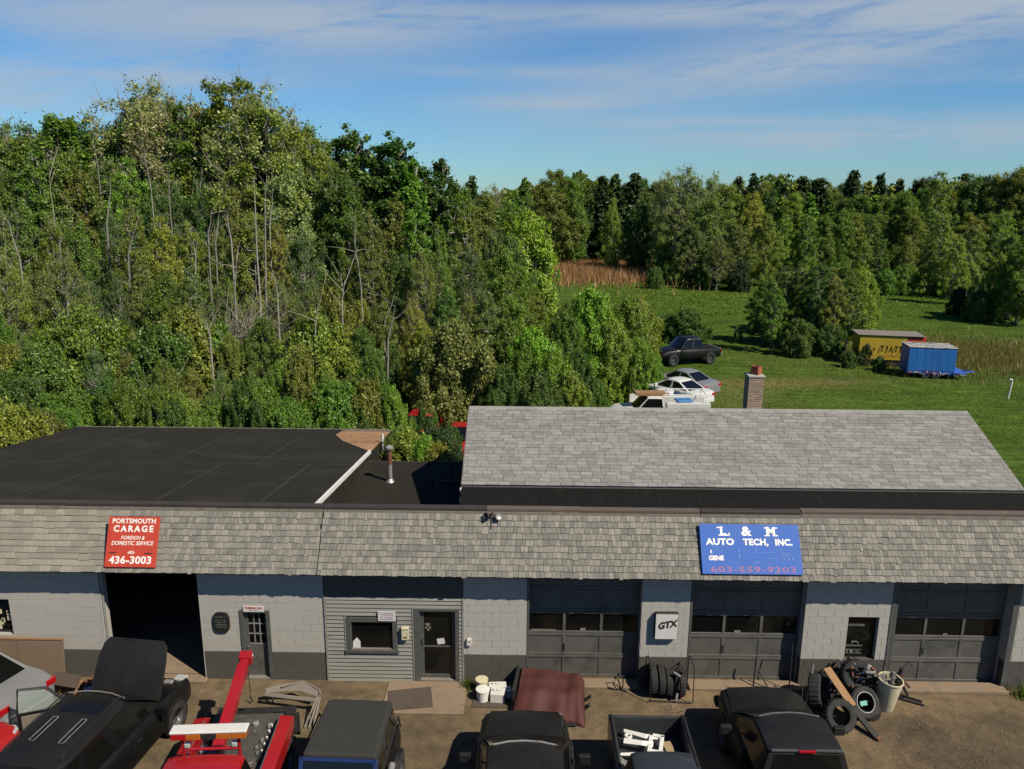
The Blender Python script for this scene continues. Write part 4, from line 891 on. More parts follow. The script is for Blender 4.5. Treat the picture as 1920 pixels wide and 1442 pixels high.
# black pickups nose-in to the doors
def pickup(nm, lab, loc, rz, m_, cab_m, hoodw=.93, crew=False, rear=True):
    t = thing(nm, lab, 'pickup truck', loc, rz)
    body_shell([(.3, .45, 1.06, .96, 0), (1.3, .42, 1.06, .97, .0), (1.4, .40, 1.05, .965, .03), (1.7, .40, 1.02, .95, .055), (2.2, .42, .98, .92, .055), (2.45, .45, .92, .87, .04), (2.58, .5, .82, .80, .0)], t, m_)
    q = MB(); hh = [[(x, -w_, 1.045-.5*dz+.0), (x, -w_*.9, 1.095-dz), (x, 0, 1.125-dz), (x, w_*.9, 1.095-dz), (x, w_, 1.045-.5*dz)] for x, w_, dz in ((1.50, .80, 0), (1.75, .80, .02), (2.15, .76, .055), (2.42, .70, .10))]
    q.loft(hh); q.build('hood', m_, t, smooth=40)
    xr = -1.05 if crew else -.52
    greenhouse(t, 1.42, .45, xr, xr-.12, 1.06, 1.70, .88, .70, m_, cab_m, (.5,) if crew else ())
    q = MB(); q.tube([(.50, -.60, 1.665), (.56, -.3, 1.69), (.58, 0, 1.695), (.56, .3, 1.69), (.50, .60, 1.665)], .018, 5); q.build('windshield_glint', 'rim' if not crew else 'steel', t)  # silver bow models the bright reflection at the top of the glass
    seams(t, .97, (1.25, .15, xr) if not crew else (1.25, .2, -.45, xr), .55, 1.0, (1.5, 2.4, .82, .72), 1.05)
    q = MB(); q.tube([(1.9, -.78, 1.0), (1.95, -.80, 1.75)], .004, 4); q.build('antenna', 'steel', t)
    xb = xr-.16; xe = -2.72
    q = MB(); q.bx(xe, xb, -.97, -.90, .45, 1.05); q.bx(xe, xb, .90, .97, .45, 1.05); q.bx(xe, xb, -.9, .9, .52, .60); q.bx(xb-.05, xb, -.9, .9, .6, 1.04); q.bx(xe-.03, xe+.04, -.90, .90, .50, 1.03)
    q.build('cargo_bed', m_, t, bevel=.02); 
    q = MB(); q.bx(xr-.055, xr-.02, -.16, .16, 1.66, 1.71); q.build('brake_light', 'red_lens', t, bevel=.005)
    q = MB(); q.bx(xr-.03, xr+.01, -.66, -.17, 1.672, 1.70); q.bx(xr-.03, xr+.01, .17, .66, 1.672, 1.70); q.build('roof_edge_trim', 'rim', t)
    for x in (1.65, -1.75):
        for s in (-1, 1): wheel(t, x, s*.88, .37, s, .25)
    for s in (-1, 1): mirror(t, .80, s*.93, 1.08, s, 'black_trim', 1.1); lens(t, 'headlight', 2.42, 2.54, s*.68-.12, s*.68+.12, .72, .88, 'clear_lens'); lens(t, 'taillight', xe-.04, xe+.04, s*.93-.05, s*.93+.05, .7, .98, 'red_lens')
    q = MB(); q.bx(2.45, 2.68, -.92, .92, .45, .62); q.build('bumper', 'dark_steel', t, bevel=.03)
    return t
pickup('black_pickup', 'black pickup nosed in below the roll door beside the red tarpaulin', (.17, -4.90, 0), R(90), 'p_black_matte', 'p_black_matte', crew=True)
t2 = pickup('black_pickup', 'black pickup nosed in near the tyre pile, with silver windshield glint and red brake light', (5.42, -3.95, 0), R(90), 'p_black_matte', 'p_black_matte')
q = MB(); q.bx(-2.65, -.75, -.88, .88, 1.0, 1.05); q.build('bed_cover', 'membrane_dark', t2)

# small pickup backed up with loaded bed
t = thing('loaded_pickup', 'dark pickup seen from the tailgate, bed loaded with metal parts', 'pickup truck', (2.73, -5.24, 0), R(-90))
body_shell([(-.18, .42, 1.10, .80, 0), (.7, .42, 1.10, .80, .0), (1.0, .42, 1.06, .80, .03), (2.3, .45, .96, .76, .03), (2.45, .5, .85, .68, .0)], t, 'p_grey')
greenhouse(t, 1.05, .25, -.80, -.85, 1.10, 1.62, .72, .58, 'p_grey', 'p_grey', ())
q = MB(); x0, x1 = -2.56, -.88
q.bx(x0, x1, -.80, -.70, .42, 1.12); q.bx(x0, x1, .70, .80, .42, 1.12); q.bx(x0, x1, -.7, .7, .55, .62); q.bx(x1-.06, x1, -.7, .7, .62, 1.10); q.bx(x0-.02, x0+.05, -.70, .70, .5, 1.08)
bd = q.build('cargo_bed', 'p_grey', t, bevel=.025)
q = MB(); q.tube([(x0+.1, -.75, 1.13), (x1-.1, -.75, 1.13)], .022, 6); q.tube([(x0+.1, .75, 1.13), (x1-.1, .75, 1.13)], .022, 6); q.build('bed_rail', 'black_trim', bd)
for x in (-1.6, 1.5):
    for s in (-1, 1): wheel(t, x, s*.74, .33, s, .2)
for s in (-1, 1): mirror(t, .75, s*.78, 1.12, s, 'black_trim')
o = thing('subframe', 'white cast metal subframe lying in the bed of the loaded pickup', 'car part', (2.58, -3.22, .72), R(-14))
q = MB(); q.loft([[(-.42, .28, .08), (-.42, .34, .12), (-.42, .36, .04)], [(.05, .16, .1), (.05, .24, .16), (.05, .28, .08)], [(.30, .20, .1), (.30, .27, .16), (.30, .30, .06)]])
q.loft([[(-.38, -.10, .10), (-.38, .02, .15), (-.38, .06, .07)], [(.0, -.12, .14), (.0, -.02, .19), (.0, .02, .11)], [(.22, -.10, .12), (.22, .02, .18), (.22, .06, .10)]])
q.bx(.12, .20, -.45, .30, .08, .16); q.bx(.34, .42, -.30, .28, .08, .16); q.bx(.12, .42, .22, .30, .08, .16); q.bx(.12, .45, -.28, -.20, .09, .17)
q.loft([[(-.40, -.42, .05), (-.40, -.38, .09), (-.40, -.35, .04)], [(.15, -.36, .1), (.15, -.28, .15), (.15, -.24, .08)]])
q.lathe([(.05, 0), (.11, .0), (.11, .07), (.05, .07)], 14, 0, Matrix.Translation((.40, -.38, .08)), True); q.lathe([(.04, 0), (.08, .0), (.08, .07), (.04, .07)], 14, 0, Matrix.Translation((-.30, .12, .08)), True)
q.build('frame', 'white_trim', o, bevel=.01)
q = MB(); q.bx(-.09, .09, -.5, .5, 0, .09); q.bx(-.05, .05, -.06, .1, .09, .096, 1); tag(q.build('long_box', ['cardboard', 'white_paint'], loc=(3.17, -3.60, .70), rz=R(10), bevel=.006), 'long tan cardboard box lying in the bed of the loaded pickup', 'box')
q = MB()
for i in range(26):
    a, b = random.uniform(-.5, .4), random.uniform(-.35, .25); s_ = random.uniform(.04, .13)
    q.bx(-s_, s_, -s_*.6, s_*.6, 0, s_*.7, random.choice([0, 0, 1]), Matrix.Translation((a, b, random.random()*.08)) @ Matrix.Rotation(random.random()*3, 4, 'Z') @ Matrix.Rotation(random.random()-.5, 4, 'X'))
tag(q.build('scrap_parts', ['dark_steel', 'steel'], loc=(2.60, -3.85, .63), bevel=.004), 'dark jumble of small scrap parts in the bed against the cab', 'scrap metal', kind='stuff')

# ------------------------------------------------------------------ vehicles in the field behind
def far_pickup(nm, lab, x, y, rz, m_):
    t = thing(nm, lab, 'pickup truck', (x, y, 0), rz)
    body_shell([(-2.7, .5, 1.0, .93, 0), (-2.6, .45, 1.05, .97, 0), (.6, .45, 1.08, .97, 0), (1.0, .45, 1.1, .97, .03), (2.3, .5, 1.02, .93, .05), (2.7, .55, .85, .85, .0)], t, m_)
    greenhouse(t, 1.1, .5, -.9, -1.05, 1.08, 1.78, .9, .72, m_, m_, (.5,))
    q = MB(); q.bx(-2.55, -1.1, -.82, .82, 1.055, 1.062); q.build('cargo_bed', 'membrane_dark', t)
    for xx in (-1.7, 1.75):
        for s in (-1, 1): wheel(t, xx, s*.88, .40, s, .27)
    q = MB(); q.bx(-2.86, -2.66, -.92, .92, .5, .72); q.build('bumper', 'rim', t, bevel=.03)
    q = MB(); q.bx(-2.74, -2.70, -.80, .80, .76, 1.02); q.build('tailgate', 'white_trim' if m_ == 'p_black' else m_, t)  # white on the black truck stands in for the tailgate's reflection
    for s in (-1, 1): lens(t, 'taillight', -2.74, -2.66, s*.9-.06, s*.9+.06, .75, 1.0, 'red_lens'); mirror(t, .9, s*.95, 1.1, s, 'black_trim')
    return t
far_pickup('black_pickup', 'black pickup parked on the grass at the edge of the bushes', 11.7, 38.0, R(199), 'p_black').scale = (.84, .95, 1.05)
sedan('silver_car', 'silver hatchback half hidden by bright green bushes', (9.9, 29.6, 0), R(128), 'p_silver', 4.3)
sedan('white_car', 'white car parked between the silver hatchback and the utility truck', (9.0, 27.3, 0), R(128), 'p_white', 4.3)
sedan('white_car', 'white car whose nose shows behind the utility truck body', (8.05, 24.3, 0), R(-8), 'p_white', 4.3)
t = thing('utility_truck', 'white utility truck with service body and rack behind the roof ridge', 'truck', (7.15, 22.2, 0), R(180)); t.scale = (.90, .90, .90)
body_shell([(.1, .5, 1.22, .95, 0), (1.0, .5, 1.22, .96, 0), (1.35, .5, 1.20, .95, .03), (2.4, .55, 1.12, .92, .05), (2.7, .6, .95, .84, 0)], t, 'p_white')
greenhouse(t, 1.35, .75, -.05, -.15, 1.22, 1.92, .86, .72, 'p_white', 'p_white', ())
for s in (-1, 1):
    q = MB(); q.bx(-2.7, -.25, s*.96 if s < 0 else .55, s*.55 if s < 0 else .96, .6, 1.62); sb_ = q.build('service_box', 'p_white', t, bevel=.02)
    for i in range(3): q = MB(); y_ = s*.965; q.bx(-2.65+i*.80, -1.90+i*.80, min(y_, y_-.01*s), max(y_, y_+.008*s), .72, 1.55); q.build('box_door', 'p_white', sb_)
q = MB(); q.bx(-2.7, -.25, -.54, .54, .6, .8); q.build('cargo_bed', 'steel', t)
q = MB()
for xx in (-2.5, -.45):
    for s in (-1, 1): q.tube([(xx, s*.8, 1.62), (xx, s*.7, 2.05)], .025, 5)
    q.tube([(xx, -.7, 2.05), (xx, .7, 2.05)], .025, 5)
for s in (-1, 1): q.tube([(-2.6, s*.7, 2.05), (-.1, s*.7, 2.05)], .03, 5)
q.build('ladder_rack', 'white_trim', t)
for xx in (-1.6, 1.75):
    for s in (-1, 1): wheel(t, xx, s*.85, .38, s, .25)
q = MB(); q.bx(-.40, .40, -.3, .3, 0, .10); tag(q.build('blue_bin', 'blue_plastic', loc=(8.3, 21.8, 1.47), rz=R(8), bevel=.03), 'blue plastic tub on top of the white service body', 'tub')
q = MB()
for i in range(5): q.bx(-.85, .75, -.40+i*.17, -.25+i*.17, 0, .03)
q.bx(-.86, .80, -.46, -.42, -.03, .10); q.bx(-.86, -.82, -.42, .46, -.02, .12)
tag(q.build('wooden_pallet', 'rot_wood', loc=(6.7, 22.2, 1.78), rz=R(3)), 'rust-brown wooden rack on the cab roof of the utility truck', 'rack')
sedan('red_car', 'red car with dark windshield behind the dark shrubs at the gable corner', (-2.6, 18.0, 0), R(-95), 'p_red', 4.2).scale = (.95, .95, .85)
t = far_pickup('red_pickup', 'red pickup almost buried in the bushes behind the flat roofs', -4.7, 19.8, R(-95), 'p_red'); t.scale = (.85, .85, .72)

# trailers
t = thing('box_trailer', 'bright blue box trailer with weathered white top standing on the grass', 'trailer', (26.9, 34.6, 0), R(-9)); t.scale = (.72, .80, .86)
q = MB(); q.bx(-2.0, 2.0, -1.1, 1.1, .55, 2.35); q.build('body', mat('trailer_blue', (.012, .16, .55), .5, 0, .12, 1.5, dirt=(.03, .18, .45), ds=1.5), t, bevel=.03)
for i in range(6): q = MB(); q.bx(-2.0+i*.667+.01, -2.0+(i+1)*.667-.01, -1.125, -1.102, .62, 2.28); q.build('side_panel', mat('trailer_blue_panel', (.014, .17, .56), .5, 0, .1, 1.5, objrand=.05), t)
q = MB(); q.bx(-2.05, 2.05, -1.15, 1.15, 2.351, 2.42); q.build('roof', mat('trailer_top', (.5, .5, .47), .7, 0, .1, 3, dirt=(.18, .17, .15), ds=2, dlo=.42, dhi=.6), t, bevel=.02)
q = MB(); q.bx(-2.0, 3.0, -1.12, 1.12, .38, .545); q.tube([(3.0, -.5, .46), (4.1, 0, .46), (3.0, .5, .46)], .05, 5); q.build('chassis', 'sign_blue', t)
for s in (-1, 1):
    for x in (-.4, .45): wheel(t, x, s*1.02, .33, s, .2)
q = MB()
for i in range(46):
    x = -1.9+i*.105; a = random.uniform(.02, .09); z = random.uniform(.30, .48); mm = random.choice([0, 1, 2, 0])
    q.bx(x, x+a, -1.15-random.random()*.06, -1.125, z, z+random.uniform(.04, .16), mm)
q.build('painted_marks', ['white_paint', 'sign_blue', 'ink_red'], t)
t = thing('painted_trailer', 'yellow graffiti-painted trailer with red rear end half hidden in brush', 'trailer', (25.9, 38.4, 0), R(-10)); t.scale = (.86, .86, .86)
q = MB(); q.bx(-2.4, 1.2, -1.15, 1.15, .5, 2.5); q.build('body', mat('trailer_yellow', (.60, .42, .015), .6, 0, .15, 1.5, dirt=(.5, .36, .05), ds=3), t, bevel=.03)
q = MB(); q.bx(1.21, 2.6, -1.12, 1.12, .6, 2.45); q.build('rear_body', 'sign_red', t, bevel=.03)
q = MB(); q.bx(-2.6, 2.5, -1.25, 1.25, 2.505, 2.56); q.build('roof', 'cap_light', t, bevel=.02)
q = MB(); q.bx(-2.4, 2.5, -.9, .9, .35, .5); q.build('chassis', 'dark_steel', t)
q = MB()
for i in range(7):
    x = -.9+i*.27; q.tube([(x, -1.165, 1.0+random.random()*.3), (x+random.uniform(-.1, .15), -1.165, 1.35), (x+random.uniform(0, .2), -1.165, 1.7), (x+.15, -1.165, 1.3+random.random()*.4)], .028, 4, i % 2)
    q.tube([(x, -1.165, .7+random.random()*.2), (x+.2, -1.165, .85+random.random()*.15)], .022, 4, 2)
q.build('graffiti', ['ink_black', 'ink_black', 'ink_red'], t)
for s in (-1, 1):
    for x in (-.3, .5): wheel(t, x, s*1.0, .33, s, .2)
x, y = onz(1890, 748); zz = ony(1893, 712, y)[2]
q = MB(); q.tube([(x, y, 0), (x+.08, y, zz-.05), (x+.05, y, zz), (x-.08, y, zz+.02)], .05, 8); tag(q.build('vent_pipe', 'white_trim', smooth=40), 'thin white bent vent pipe standing in the lawn', 'pipe')
# ------------------------------------------------------------------ things in the yard
TY = {}
def tyre_mesh(r_, w_):
    k = (r_, w_)
    if k not in TY:
        q = MB(); q.lathe([(r_*.58, -w_*.40), (r_*.72, -w_*.5), (r_*.92, -w_*.5), (r_*.985, -w_*.38), (r_, -w_*.12), (r_, w_*.12), (r_*.985, w_*.38), (r_*.92, w_*.5), (r_*.72, w_*.5), (r_*.58, w_*.40), (r_*.66, 0)], 26, 0, None, True)
        for i in range(26): q.bx(r_-.004, r_+.008, -.012, .012, -w_*.4, w_*.4, 0, Matrix.Rotation((i+.5)*2*math.pi/26, 4, 'Z'))
        TY[k] = q.mesh('tyre', 'rubber', 30)
    return TY[k]
def tyre(lab, loc, rot, r_=.33, w_=.22, grp=None):
    o = link('tyre', tyre_mesh(r_, w_), None, loc, rot); return tag(o, lab, 'tyre', grp)
# tyres standing upright in the rack by the GTX sign
for i, (x, r_, w_, lab) in enumerate([(3.27, .36, .17, 'leftmost tyre standing in the rack under the GTX sign'), (3.46, .35, .16, 'second tyre from the left in the rack under the GTX sign'), (3.63, .33, .15, 'narrow middle tyre in the rack under the GTX sign'), (3.93, .34, .15, 'dusty rightmost tyre in the rack under the GTX sign')]):
    tyre(lab, (x, -.32-.03*i, r_+.03), (0, R(90+random.uniform(-3, 3)), 0), r_, w_)
rk = thing('tyre_rack', 'thin dark metal rack holding upright tyres beside the middle roll door', 'rack', (3.65, -.4, 0))
q = MB()
for x in (-.52, .50):
    q.tube([(x, .25, 0), (x, .25, .88), (x+.02, .12, .96), (x+.02, -.28, .90), (x+.02, -.36, .05)], .016, 6)
q.tube([(-.52, .25, .08), (.50, .25, .08)], .014, 5); q.tube([(-.5, -.30, .05), (.52, -.36, .05)], .014, 5)
q.build('frame', 'dark_steel', rk)
q = MB(); q.tube([(.06, -.2, .74), (.20, -.3, .70)], .03, 7, 0); q.tube([(.1, -.05, .78), (.3, -.2, .72)], .02, 6, 1); q.bx(.1, .2, -.2, .0, .2, .7, 1); q.tube([(.15, -.3, .25), (.12, -.36, .1)], .03, 6, 0); q.build('strut_part', ['steel', 'dark_steel'], rk)
# pile at the right
big = [('large tyre standing on edge at the left of the tyre pile', (7.06, -.72, .40), (R(80), R(8), R(62)), .43, .27),
       ('tyre lying in shadow behind the wooden board of the pile', (7.42, -.62, .36), (R(74), 0, R(48)), .37, .24),
       ('front tyre leaning outward at the foot of the tyre pile', (7.30, -1.52, .30), (R(58), 0, R(10)), .37, .24),
       ('tyre with white ring and teal paper inside, beside the barrel', (8.02, -1.08, .34), (R(55), 0, R(14)), .36, .22),
       ('tyre lying flat under the white-ringed one', (8.12, -.98, .10), (0, 0, 0), .34, .20),
       ('upper tyre leaning on the window wall behind the pile', (8.05, -.42, .62), (R(68), 0, R(8)), .35, .22),
       ('tyre on the ground behind the pile below the window', (7.75, -.40, .30), (R(80), 0, R(-20)), .33, .2)]
for l_, p, r_, a, b in big: tyre(l_, p, r_, a, b)
q = MB(); q.lathe([(.215, .0), (.235, .01), (.228, .03), (.222, .03)], 26, 0, None, True); T = Matrix.Translation((8.02, -1.08, .34)) @ Matrix.Rotation(R(14), 4, 'Z') @ Matrix.Rotation(R(55), 4, 'X')
o = q.build('wheel_ring', 'white_trim'); o.matrix_basis = T @ Matrix.Translation((0, 0, .075)); tag(o, 'white ring in the mouth of the tyre beside the barrel', 'ring')
q = MB(); q.bx(-.09, .09, -.05, .05, -.003, .003); o = q.build('paper_slip', mat('teal_paper', (.18, .50, .42), .7)); o.matrix_basis = T @ Matrix.Translation((0, -.02, .0)); tag(o, 'teal paper slip inside the white-ringed tyre', 'paper')
q = MB(); q.bx(-.11, .11, -.5, .45, 0, .03); o = q.build('wooden_board', 'wood_board', bevel=.006); o.matrix_basis = Matrix.Translation((7.43, -1.02, .72)) @ Matrix.Rotation(R(28), 4, 'Z') @ Matrix.Rotation(R(32), 4, 'X'); tag(o, 'orange-brown wooden board leaning across the tyre pile', 'board')
q = MB(); q.bx(-.07, .07, -.6, .5, 0, .05); q.bx(-.05, .05, -.62, -.55, -.02, .08, 1); o = q.build('axle_beam', ['dark_steel', 'rust']); o.matrix_basis = Matrix.Translation((7.78, -1.46, .22)) @ Matrix.Rotation(R(26), 4, 'Z') @ Matrix.Rotation(R(22), 4, 'X'); tag(o, 'dark metal beam with rusty end sloping down in front of the pile', 'beam')
br = thing('barrel', 'yellowed white barrel full of scrap beside the tyre pile', 'barrel', (8.66, -.78, 0)); br.rotation_euler = (R(4), R(4), 0)
q = MB(); q.lathe([(0, .01), (.19, .01), (.20, .03), (.265, .76), (.28, .77), (.28, .80), (.255, .80), (.25, .62), (0, .60)], 24); q.build('drum', 'cream', br, smooth=40)
q = MB()
for i in range(22):
    a = random.random()*6.3; r_ = random.random()*.17; h = random.uniform(.70, .95); dx, dy = random.uniform(-.15, .12), random.uniform(-.1, .15)
    if i < 12: q.tube([(r_*math.cos(a), r_*math.sin(a), .6), (r_*math.cos(a)+dx, r_*math.sin(a)+dy, h)], random.uniform(.012, .035), 5, i % 3)
    else: q.bx(-.05, .05, -.03, .03, -.03, .03, i % 3, Matrix.Translation((r_*math.cos(a), r_*math.sin(a), .74)) @ Matrix.Rotation(a, 4, 'Z') @ Matrix.Rotation(a, 4, 'X'))
o = q.build('scrap', ['dark_steel', 'steel', 'cap_light'], br)
q = MB()
for i in range(110):
    a, b = random.uniform(-.6, .55), random.uniform(-.3, .25); h = random.uniform(.15, .95)*(1-abs(a)*.6); L = random.uniform(.1, .4); an = random.random()*6.3; tl = random.uniform(.2, 1.2)
    q.tube([(a, b, h), (a+L*math.cos(an)*tl, b+L*math.sin(an)*.4, h+L*(1.1-tl)*.7)], random.uniform(.012, .04), 5, random.choice([0, 0, 0, 1, 2]))
for i in range(16): q.bx(-.09, .09, -.06, .06, -.05, .05, random.choice([0, 0, 1]), Matrix.Translation((random.uniform(-.5, .5), random.uniform(-.25, .2), random.uniform(.05, .55))) @ Matrix.Rotation(random.random()*6, 4, (random.random(), .5, .6)))
q.bx(-.55, .6, -.22, .25, 0, .3, 0)
tag(q.build('scrap_pile', ['dark_steel', 'steel', 'rust'], loc=(8.2, -.36, 0)), 'tangle of dark exhaust pipes and car scrap below the small window', 'scrap pile', kind='stuff')
q = MB(); q.tube([(6.72, -1.0, .02), (6.98, -.6, 1.0)], .018, 6, 0); q.bx(6.60, 6.84, -1.08, -.96, 0, .05, 1)
tag(q.build('leaning_pole', ['steel', 'dark_steel']), 'thin grey pole leaning right of the middle roll door', 'pole')
jk = thing('bottle_jack', 'red upright jack with forked black legs right of the barrel', 'jack', (9.16, -.36, 0), R(-8))
q = MB(); q.tube([(0, 0, .05), (.0, 0, .62)], .07, 10, 0); q.tube([(0, 0, .62), (.02, 0, .78)], .045, 8, 1); q.bx(-.09, .09, -.09, .09, .0, .08, 1); q.tube([(.05, -.04, .5), (.24, -.02, .30)], .03, 6, 0); q.tube([(.1, 0, .3), (.22, -.05, .1)], .035, 6, 1); q.tube([(-.02, 0, .7), (.2, .05, .95), (.28, .06, .78)], .012, 5, 1); q.build('cylinder', ['maroon', 'dark_steel'], jk, smooth=40)
for s in (-1, 1): q = MB(); q.tube([(0, s*.09, .03), (.52, -.22+s*.07, .03)], .026, 6); q.build('leg', 'black_trim', jk)
# poles near the middle door
q = MB(); q.tube([(0, 0, .03), (.05, .18, 1.25)], .016, 5, 0); q.tube([(0, 0, .0), (0, 0, .05)], .09, 10, 1); tag(q.build('jack_stand_pole', ['dark_steel', 'rust'], loc=(6.58, -.30, .0)), 'thin black pole with rusty red foot before the middle roll door', 'pole')
q = MB(); q.tube([(0, 0, .02), (.05, .10, .75)], .022, 5); q.tube([(.34, -.1, .01), (.12, .1, .42)], .022, 5); q.tube([(0, 0, .02), (.55, -.14, .02)], .012, 5)
tag(q.build('broom_handle', 'dark_steel', loc=(5.78, -.10, .05)), 'pair of short dark rods leaning in front of the middle roll door', 'rods')
q = MB(); q.tube([(0, .02, .02), (-.12, -.02, .2), (-.02, .05, .38), (.14, .08, .36), (.12, 0, .1), (.2, -.05, .02)], .018, 6); tag(q.build('hose', 'black_trim', loc=(2.45, -.28, 0)), 'loop of black hose beside the tyre rack', 'hose')
# buckets and jugs left of the tarpaulin
bk = MB(); bk.lathe([(0, .0), (.125, .0), (.145, .30), (.155, .31), (.155, .335), (.0, .34)], 20); bm_ = bk.mesh('bucket', 'cream', 40)
tag(link('bucket', bm_, None, (-.84, -.36, .0)), 'rear cream bucket with lid by the grey wall base', 'bucket')
bk = MB(); bk.lathe([(0, .0), (.135, .0), (.155, .26), (.165, .27), (.165, .30), (.0, .305)], 20)
tag(bk.build('bucket', 'white_trim', smooth=40, loc=(-.80, -.70, 0)), 'front white bucket with lid beside the plastic jugs', 'bucket')
for i, (x, y, z, sx, sy, sz, rz, lab) in enumerate([(-.46, -.44, 0, .21, .10, .26, 4, 'rear white plastic jug lying long beside the buckets'), (-.44, -.68, 0, .17, .15, .24, -5, 'front white plastic jug beside the white bucket'), (-.20, -.55, 0, .07, .10, .22, 8, 'small white box between jugs and red tarpaulin')]):
    q = MB(); q.bx(-sx, sx, -sy, sy, 0, sz); q.tube([(-sx*.5, 0, sz), (-sx*.5, 0, sz+.04)], .03, 8); q.bx(-sx*.2, sx*.6, -.02, .02, sz, sz+.03)
    tag(q.build('plastic_jug', 'white_paint', loc=(x, y, z), rz=R(rz), bevel=.03), lab, 'jug')
q = MB(); q.bx(-.42, .42, -.30, .30, .002, .02); tag(q.build('drip_tray', 'mat_dark', loc=(-.62, -.70, 0)), 'dark tray on the ground under the white buckets and jugs', 'tray')
# maroon tarpaulin draped over a low frame
q = MB(); nx, ny = 34, 26; vs = []
for j in range(ny):
    for i in range(nx):
        u, v = i/(nx-1), j/(ny-1); x = -.80+1.60*u+.10*v*u; y = .62-1.55*v
        zc = .46-.02*math.cos(u*9)
        z = zc*(1-max(0, (v-.62)/.38)**1.6*.93)*(1-max(0, (.12-v)/.12)**2*.3)
        e = max(0, (u-.9)/.1); z *= 1-.55*e**1.5; e = max(0, (.06-u)/.06); z *= 1-.5*e
        z += .010*math.sin(u*33+v*2+2*math.sin(u*7))*(.3+v)+.014*math.sin(u*12+1+v*5)+.010*math.sin(v*19+u*4)
        vs.append((x, y+.03*math.sin(u*17)*v, max(z, .015)))
q.add(vs, [(j*nx+i, j*nx+i+1, (j+1)*nx+i+1, (j+1)*nx+i) for j in range(ny-1) for i in range(nx-1)])
tp_ = thing('covered_machine', 'machine on a low frame under a creased dark red tarpaulin beside the first roll door', 'covered machine', (.78, -.62, 0), R(-7))
o = q.build('tarpaulin', 'maroon', tp_, smooth=60); sm_ = o.modifiers.new('th', 'SOLIDIFY'); sm_.thickness = .006
q = MB(); q.bx(-.72, .68, -.35, .5, .05, .38); q.bx(-.84, -.76, -.5, .5, .05, .50, 0); q.tube([(.8, -.45, .1), (.98, -.5, .3)], .05, 6); q.tube([(.85, -.3, .25), (1.0, -.3, .4)], .04, 6); q.bx(-.2, .7, -.98, -.90, .02, .07); q.build('machine', 'dark_steel', tp_, bevel=.02)
# dark mat on the pad, rubble corner, tan boards
q = MB(); a, b, c, d = (Vector((*onz(*p, .034), .034)) for p in ((727, 1333), (812, 1326), (808, 1288), (728, 1296))); q.quad(a, b, c, d, th=.012)
tag(q.build('rubber_mat', 'mat_dark'), 'dark rectangular mat on the concrete pad before the office', 'mat')
q = MB(); q.bx(-2.0, 0, 0, .05, 0, 1.14); q.bx(-1.1, -.02, -.012, -.001, .03, 1.10)
bd = thing('board_panel', 'tall brown weathered board standing against the block wall at the far left', 'board', (-11.0, -.32, 0)); bd.rotation_euler.x = R(-7)
q.build('panel', mat('tan_board', (.22, .155, .10), .9, 0, .15, 2, dirt=(.19, .15, .105), ds=2, stretch=(1, 1, 3)), bd)
q = MB(); q.bx(-2.0, 0, -.02, .05, 1.142, 1.17); q.build('top_strip', 'wood_board', bd)
q = MB(); q.bx(-.36, .36, -.03, .03, 0, .30); o = q.build('plank', 'mat_dark'); o.matrix_basis = Matrix.Translation((-10.75, -.82, .30)) @ Matrix.Rotation(R(-12), 4, 'Z') @ Matrix.Rotation(R(-50), 4, 'X'); tag(o, 'short dark brown plank leaning behind the silver car', 'plank')
q = MB()
for i in range(150):
    a, b = random.gauss(0, .30), random.gauss(0, .20); s_ = random.uniform(.02, .055)
    q.bx(-s_, s_, -s_*.7, s_*.7, -s_*.5, s_*.5, random.choice([0, 0, 1, 2, 3]), Matrix.Translation((a, b, .05+max(0, .28-abs(a)*.5-abs(b))*random.random())) @ Matrix.Rotation(random.random()*6, 4, (random.random()-.5, random.random()-.5, .5)))
o = tag(q.build('rubble', ['rust', 'wood_board', 'cap_light', 'brick_red'], loc=(-10.25, -.42, 0)), 'heap of orange-brown rubble and leaves against the grey wall base', 'rubble', kind='stuff')
q = MB(); q.lathe([(0, 0), (.10, 0), (.13, .08), (0, .10)], 12); tag(q.build('plastic_dish', 'blue_plastic', loc=(-10.15, -.78, .12), smooth=40), 'small bright blue plastic dish on the rubble', 'dish')
q = MB()
for i in range(2400):
    if i < 1700: a, b = random.gauss(9.6, 1.5), random.gauss(-2.3, .8)
    elif i < 1900: a, b = random.gauss(3.8, .18), random.gauss(-.95, .16)
    else: a, b = random.uniform(-12, 13), random.uniform(-3.6, -.2)
    if b > -.1: continue
    s_ = random.uniform(.004, .014); q.bx(-s_, s_, -s_*.7, s_*.7, 0, s_, random.choice([0, 1, 2, 0]), Matrix.Translation((a, b, .0)) @ Matrix.Rotation(random.random()*6, 4, 'Z'))
tag(q.build('gravel', ['concrete', 'mat_dark', 'concrete']), 'loose gravel and chips scattered over the brown lot', 'gravel', kind='stuff')

